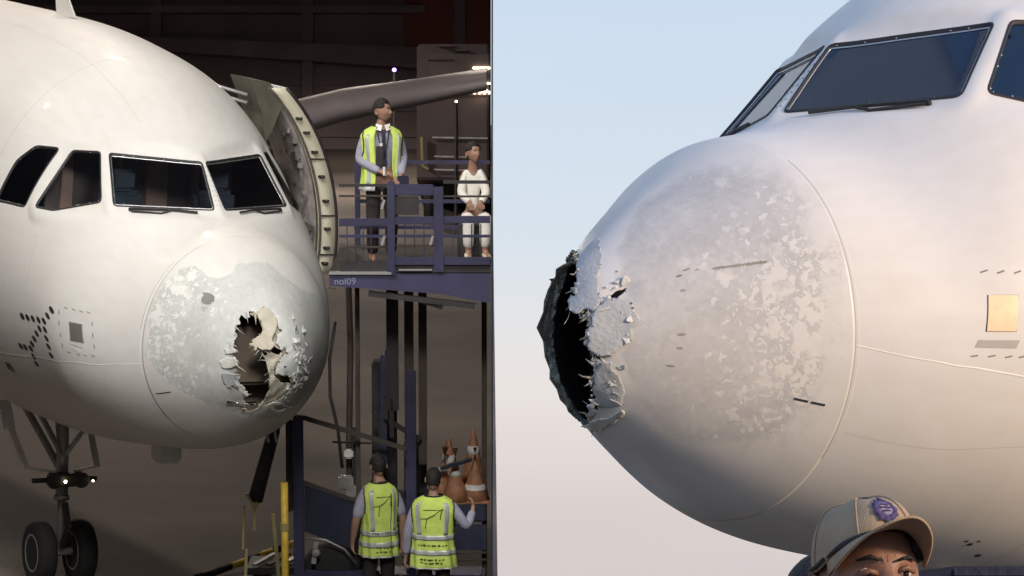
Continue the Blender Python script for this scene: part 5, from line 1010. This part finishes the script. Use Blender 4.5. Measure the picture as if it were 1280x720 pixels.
# ------------------------------------------------------------------ man in a cap, near, in daylight
def capman():
    D = 5.9; M = T(.616, D, 0, math.radians(14)); H = 1.918
    arms = {1: ((.28, .03, 1.14), (.30, -.05, .88), (0, -.1, -1), (-1, 0, 0)), -1: ((-.28, .03, 1.14), (-.30, -.05, .88), (0, -.1, -1), (1, 0, 0))}
    R, HM, hd = person('man in khaki cap with purple crest frowning in front of the daylit airliner', M, arms, head_yaw=0, head_pitch=math.radians(-5), H=H, shirt='navy', skin='skin_day', hairm='hair')
    k = H / 1.75; HM = HM @ Matrix.Rotation(math.radians(-5), 4, 'Y')
    cp = bpy.data.objects.new('cap', None); C.objects.link(cp); cp.parent = R
    def P_(x, y, z): return tuple((HM @ Vector((x, y, z))) * k)
    n = 64; rings = 16; V = []; F = []; zb = .022
    def crown(a, q, g=0):   # q 0 at band .. 1 at top
        front = max(0, math.cos(a)) ** 1.5; z_ = zb + .046 * front; z = z_ + (.126 - z_) * math.sin(q * math.pi / 2); r = math.cos(q * math.pi / 2) ** .62; pass
        x = math.sin(a) * (.086 + g) * r; y = -math.cos(a) * (.106 + g) * r; y -= .006 * front * (1 - q); z += .004 * front * math.sin(q * math.pi)
        pl = .0022 * math.cos(a * 3) ** 8; return x * (1 - pl * 6), y * (1 - pl * 6), z + g * q + .002 * math.sin(a * 5 + q * 6)
    for j in range(rings + 1):
        for i in range(n): V.append(P_(*crown(2 * math.pi * i / n, min(.999, j / rings))))
    F = [(j * n + i, j * n + (i + 1) % n, (j + 1) * n + (i + 1) % n, (j + 1) * n + i) for j in range(rings) for i in range(n)]
    o = mesh_obj('cap_crown', V, F, W['cap'], cp, True); md = o.modifiers.new('t', 'SOLIDIFY'); md.thickness = .003
    for s_ in (0, 1, 2):      # panel seams
        for q_ in (0, math.pi):
            a = math.pi / 3 * s_ + q_ + math.pi / 6; mb = MB(); mb.tube([P_(*crown(a, q / 12 * .98, .0012)) for q in range(13)], .0018, 5); mb.obj('cap_seam', W['cap'], cp, True)
    mb = MB(); mb.lathe([(0, -.003), (.009, 0), (.006, .005), (0, .006)], 12, Matrix.Scale(1, 4) @ Matrix.Translation(P_(0, 0, zb + .104))); mb.obj('cap_button', W['cap'], cp, True)
    # visor, strongly arched
    V = []; F = []; nu, nv = 28, 10
    for j in range(nv + 1):
        for i in range(nu + 1):
            t = -1 + 2 * i / nu; a = t * 1.18; x0, y0, z0 = crown(a, 0, .001); L = .078 * (1 - abs(t) ** 3.2); d = j / nv * L
            x = x0 * (1 + .06 * j / nv * (1 - abs(t))); y = y0 - d; z = z0 + d * .10 - .020 * abs(t) ** 2.0 * (.3 + j / nv) + .002
            V.append(P_(x, y, z))
    F = [(j * (nu + 1) + i, j * (nu + 1) + i + 1, (j + 1) * (nu + 1) + i + 1, (j + 1) * (nu + 1) + i) for j in range(nv) for i in range(nu)]
    o = mesh_obj('cap_visor', V, F, None, cp, True, mats=[W['cap'], W['cap2']]); md = o.modifiers.new('t', 'SOLIDIFY'); md.thickness = .004; md.offset = 0
    # stitched lines on the visor, dark piping between visor and crown on its right side
    for jj in (3, 5, 7, 9):
        mb = MB(); mb.tube([V[jj * (nu + 1) + i] for i in range(2, nu - 1)], .0011, 4); mb.obj('visor_stitching', W['cap2'], o, True)
    mb = MB(); mb.tube([P_(*crown(a_, .02, .0035)) for a_ in np.linspace(-1.15, -.12, 16)], [.002 + .0045 * math.sin(math.pi * i / 15) for i in range(16)], 8); mb.obj('cap_piping', W['cap2'], cp, True)
    mb = MB(); mb.tube([P_(*crown(a_, .04, .002)) for a_ in np.linspace(1.25, 5.03, 40)], .004, 6); mb.obj('sweatband_edge', W['cap2'], cp, True)
    # embroidered crest: wreath ring, lilac field, crown on top, worn line of thread
    def cr_(u, v_, g=.002): a = u / .10 + .06; q = .35 + v_ / .085; return P_(*crown(a, q, g))
    def disc(name, r0, r1, m, g, cx=0, cy=0, n_=36, wob=0):
        V = []; F = []
        for i in range(n_): a = 2 * math.pi * i / n_; w_ = 1 + wob * math.cos(a * 11); V += [cr_(cx + r0 * math.cos(a), cy + r0 * .86 * math.sin(a), g), cr_(cx + r1 * w_ * math.cos(a), cy + r1 * w_ * .86 * math.sin(a), g)]
        F = [(2 * i, 2 * i + 1, (2 * i + 3) % (2 * n_), (2 * i + 2) % (2 * n_)) for i in range(n_)]; o = mesh_obj(name, V, F, m, cp, True); md = o.modifiers.new('t', 'SOLIDIFY'); md.thickness = .0015; md.offset = 0; return o
    disc('crest_wreath', .0145, .0245, W['badge'], .0030, wob=.10); disc('crest_field', .0005, .0155, W['badge2'], .0025); disc('crest_crown', .0005, .0055, W['badge'], .0045, 0, .0225, wob=.15)
    for v_, L in ((.006, .009), (0, .012), (-.006, .009)):
        mb = MB(); mb.tube([cr_(-L, v_, .004), cr_(0, v_, .0045), cr_(L, v_, .004)], .0012, 5); mb.obj('crest_thread', W['badge'], cp, True)
    for s_ in (-1, 1): # upper eyelids and temples
        mb = MB(); mb.tube([P_(s_ * .016, -.088, .003), P_(s_ * .031, -.094, .008), P_(s_ * .047, -.080, .002)], .0052, 8); mb.obj('eyelid', W['skin_day'], R, True)
    mb = MB(); mb.tube([P_(-.003, -.1035, .018), P_(-.002, -.1045, .030)], .0012, 5); mb.obj('frown_line', W['lip'], R, True)
capman()
arms = {1: ((.28, .03, 1.14), (.30, -.05, .88), (0, -.1, -1), (-1, 0, 0)), -1: ((-.28, .03, 1.14), (-.30, -.05, .88), (0, -.1, -1), (1, 0, 0))}
person('dark haired person mostly hidden behind the man in the khaki cap', T(.618, 6.75, 0, math.radians(160)), arms, H=1.845, shirt='navy', skin='skin_day')
# low dark blue ground unit behind the man, its roof just reaches into view
G = thing('ground_power_unit', 'dark blue ground power cart behind the man, only its roof edge showing', 'power unit', T(2.0, 11.5, 0))
mb = MB(); mb.box((-.58, -.8, .45), (.75, 1.6, 1.90), .05); mb.obj('housing', W['navy'], G)
mb = MB(); mb.box((-.5, -.815, .6), (.65, -.802, 1.2)); mb.obj('grille', W['dark'], G)
mb = MB(); mb.box((-.61, -.83, 1.905), (.78, 1.63, 1.945), .01); mb.obj('roof_panel', W['navy'], G)
for x in (-.5, .65):
    for y in (-.5, 1.2): mb = MB(); mb.lathe([(0, -.08), (.25, -.08), (.28, 0), (.25, .08), (0, .08)], 20, T(x, y, .28, 0, 0, math.pi / 2)); mb.obj('wheel', W['rubber'], G, True)
mb = MB(); mb.bar((0, -.8, .5), (0, -1.9, .35), .07); mb.obj('tow_bar', W['dsteel'], G)
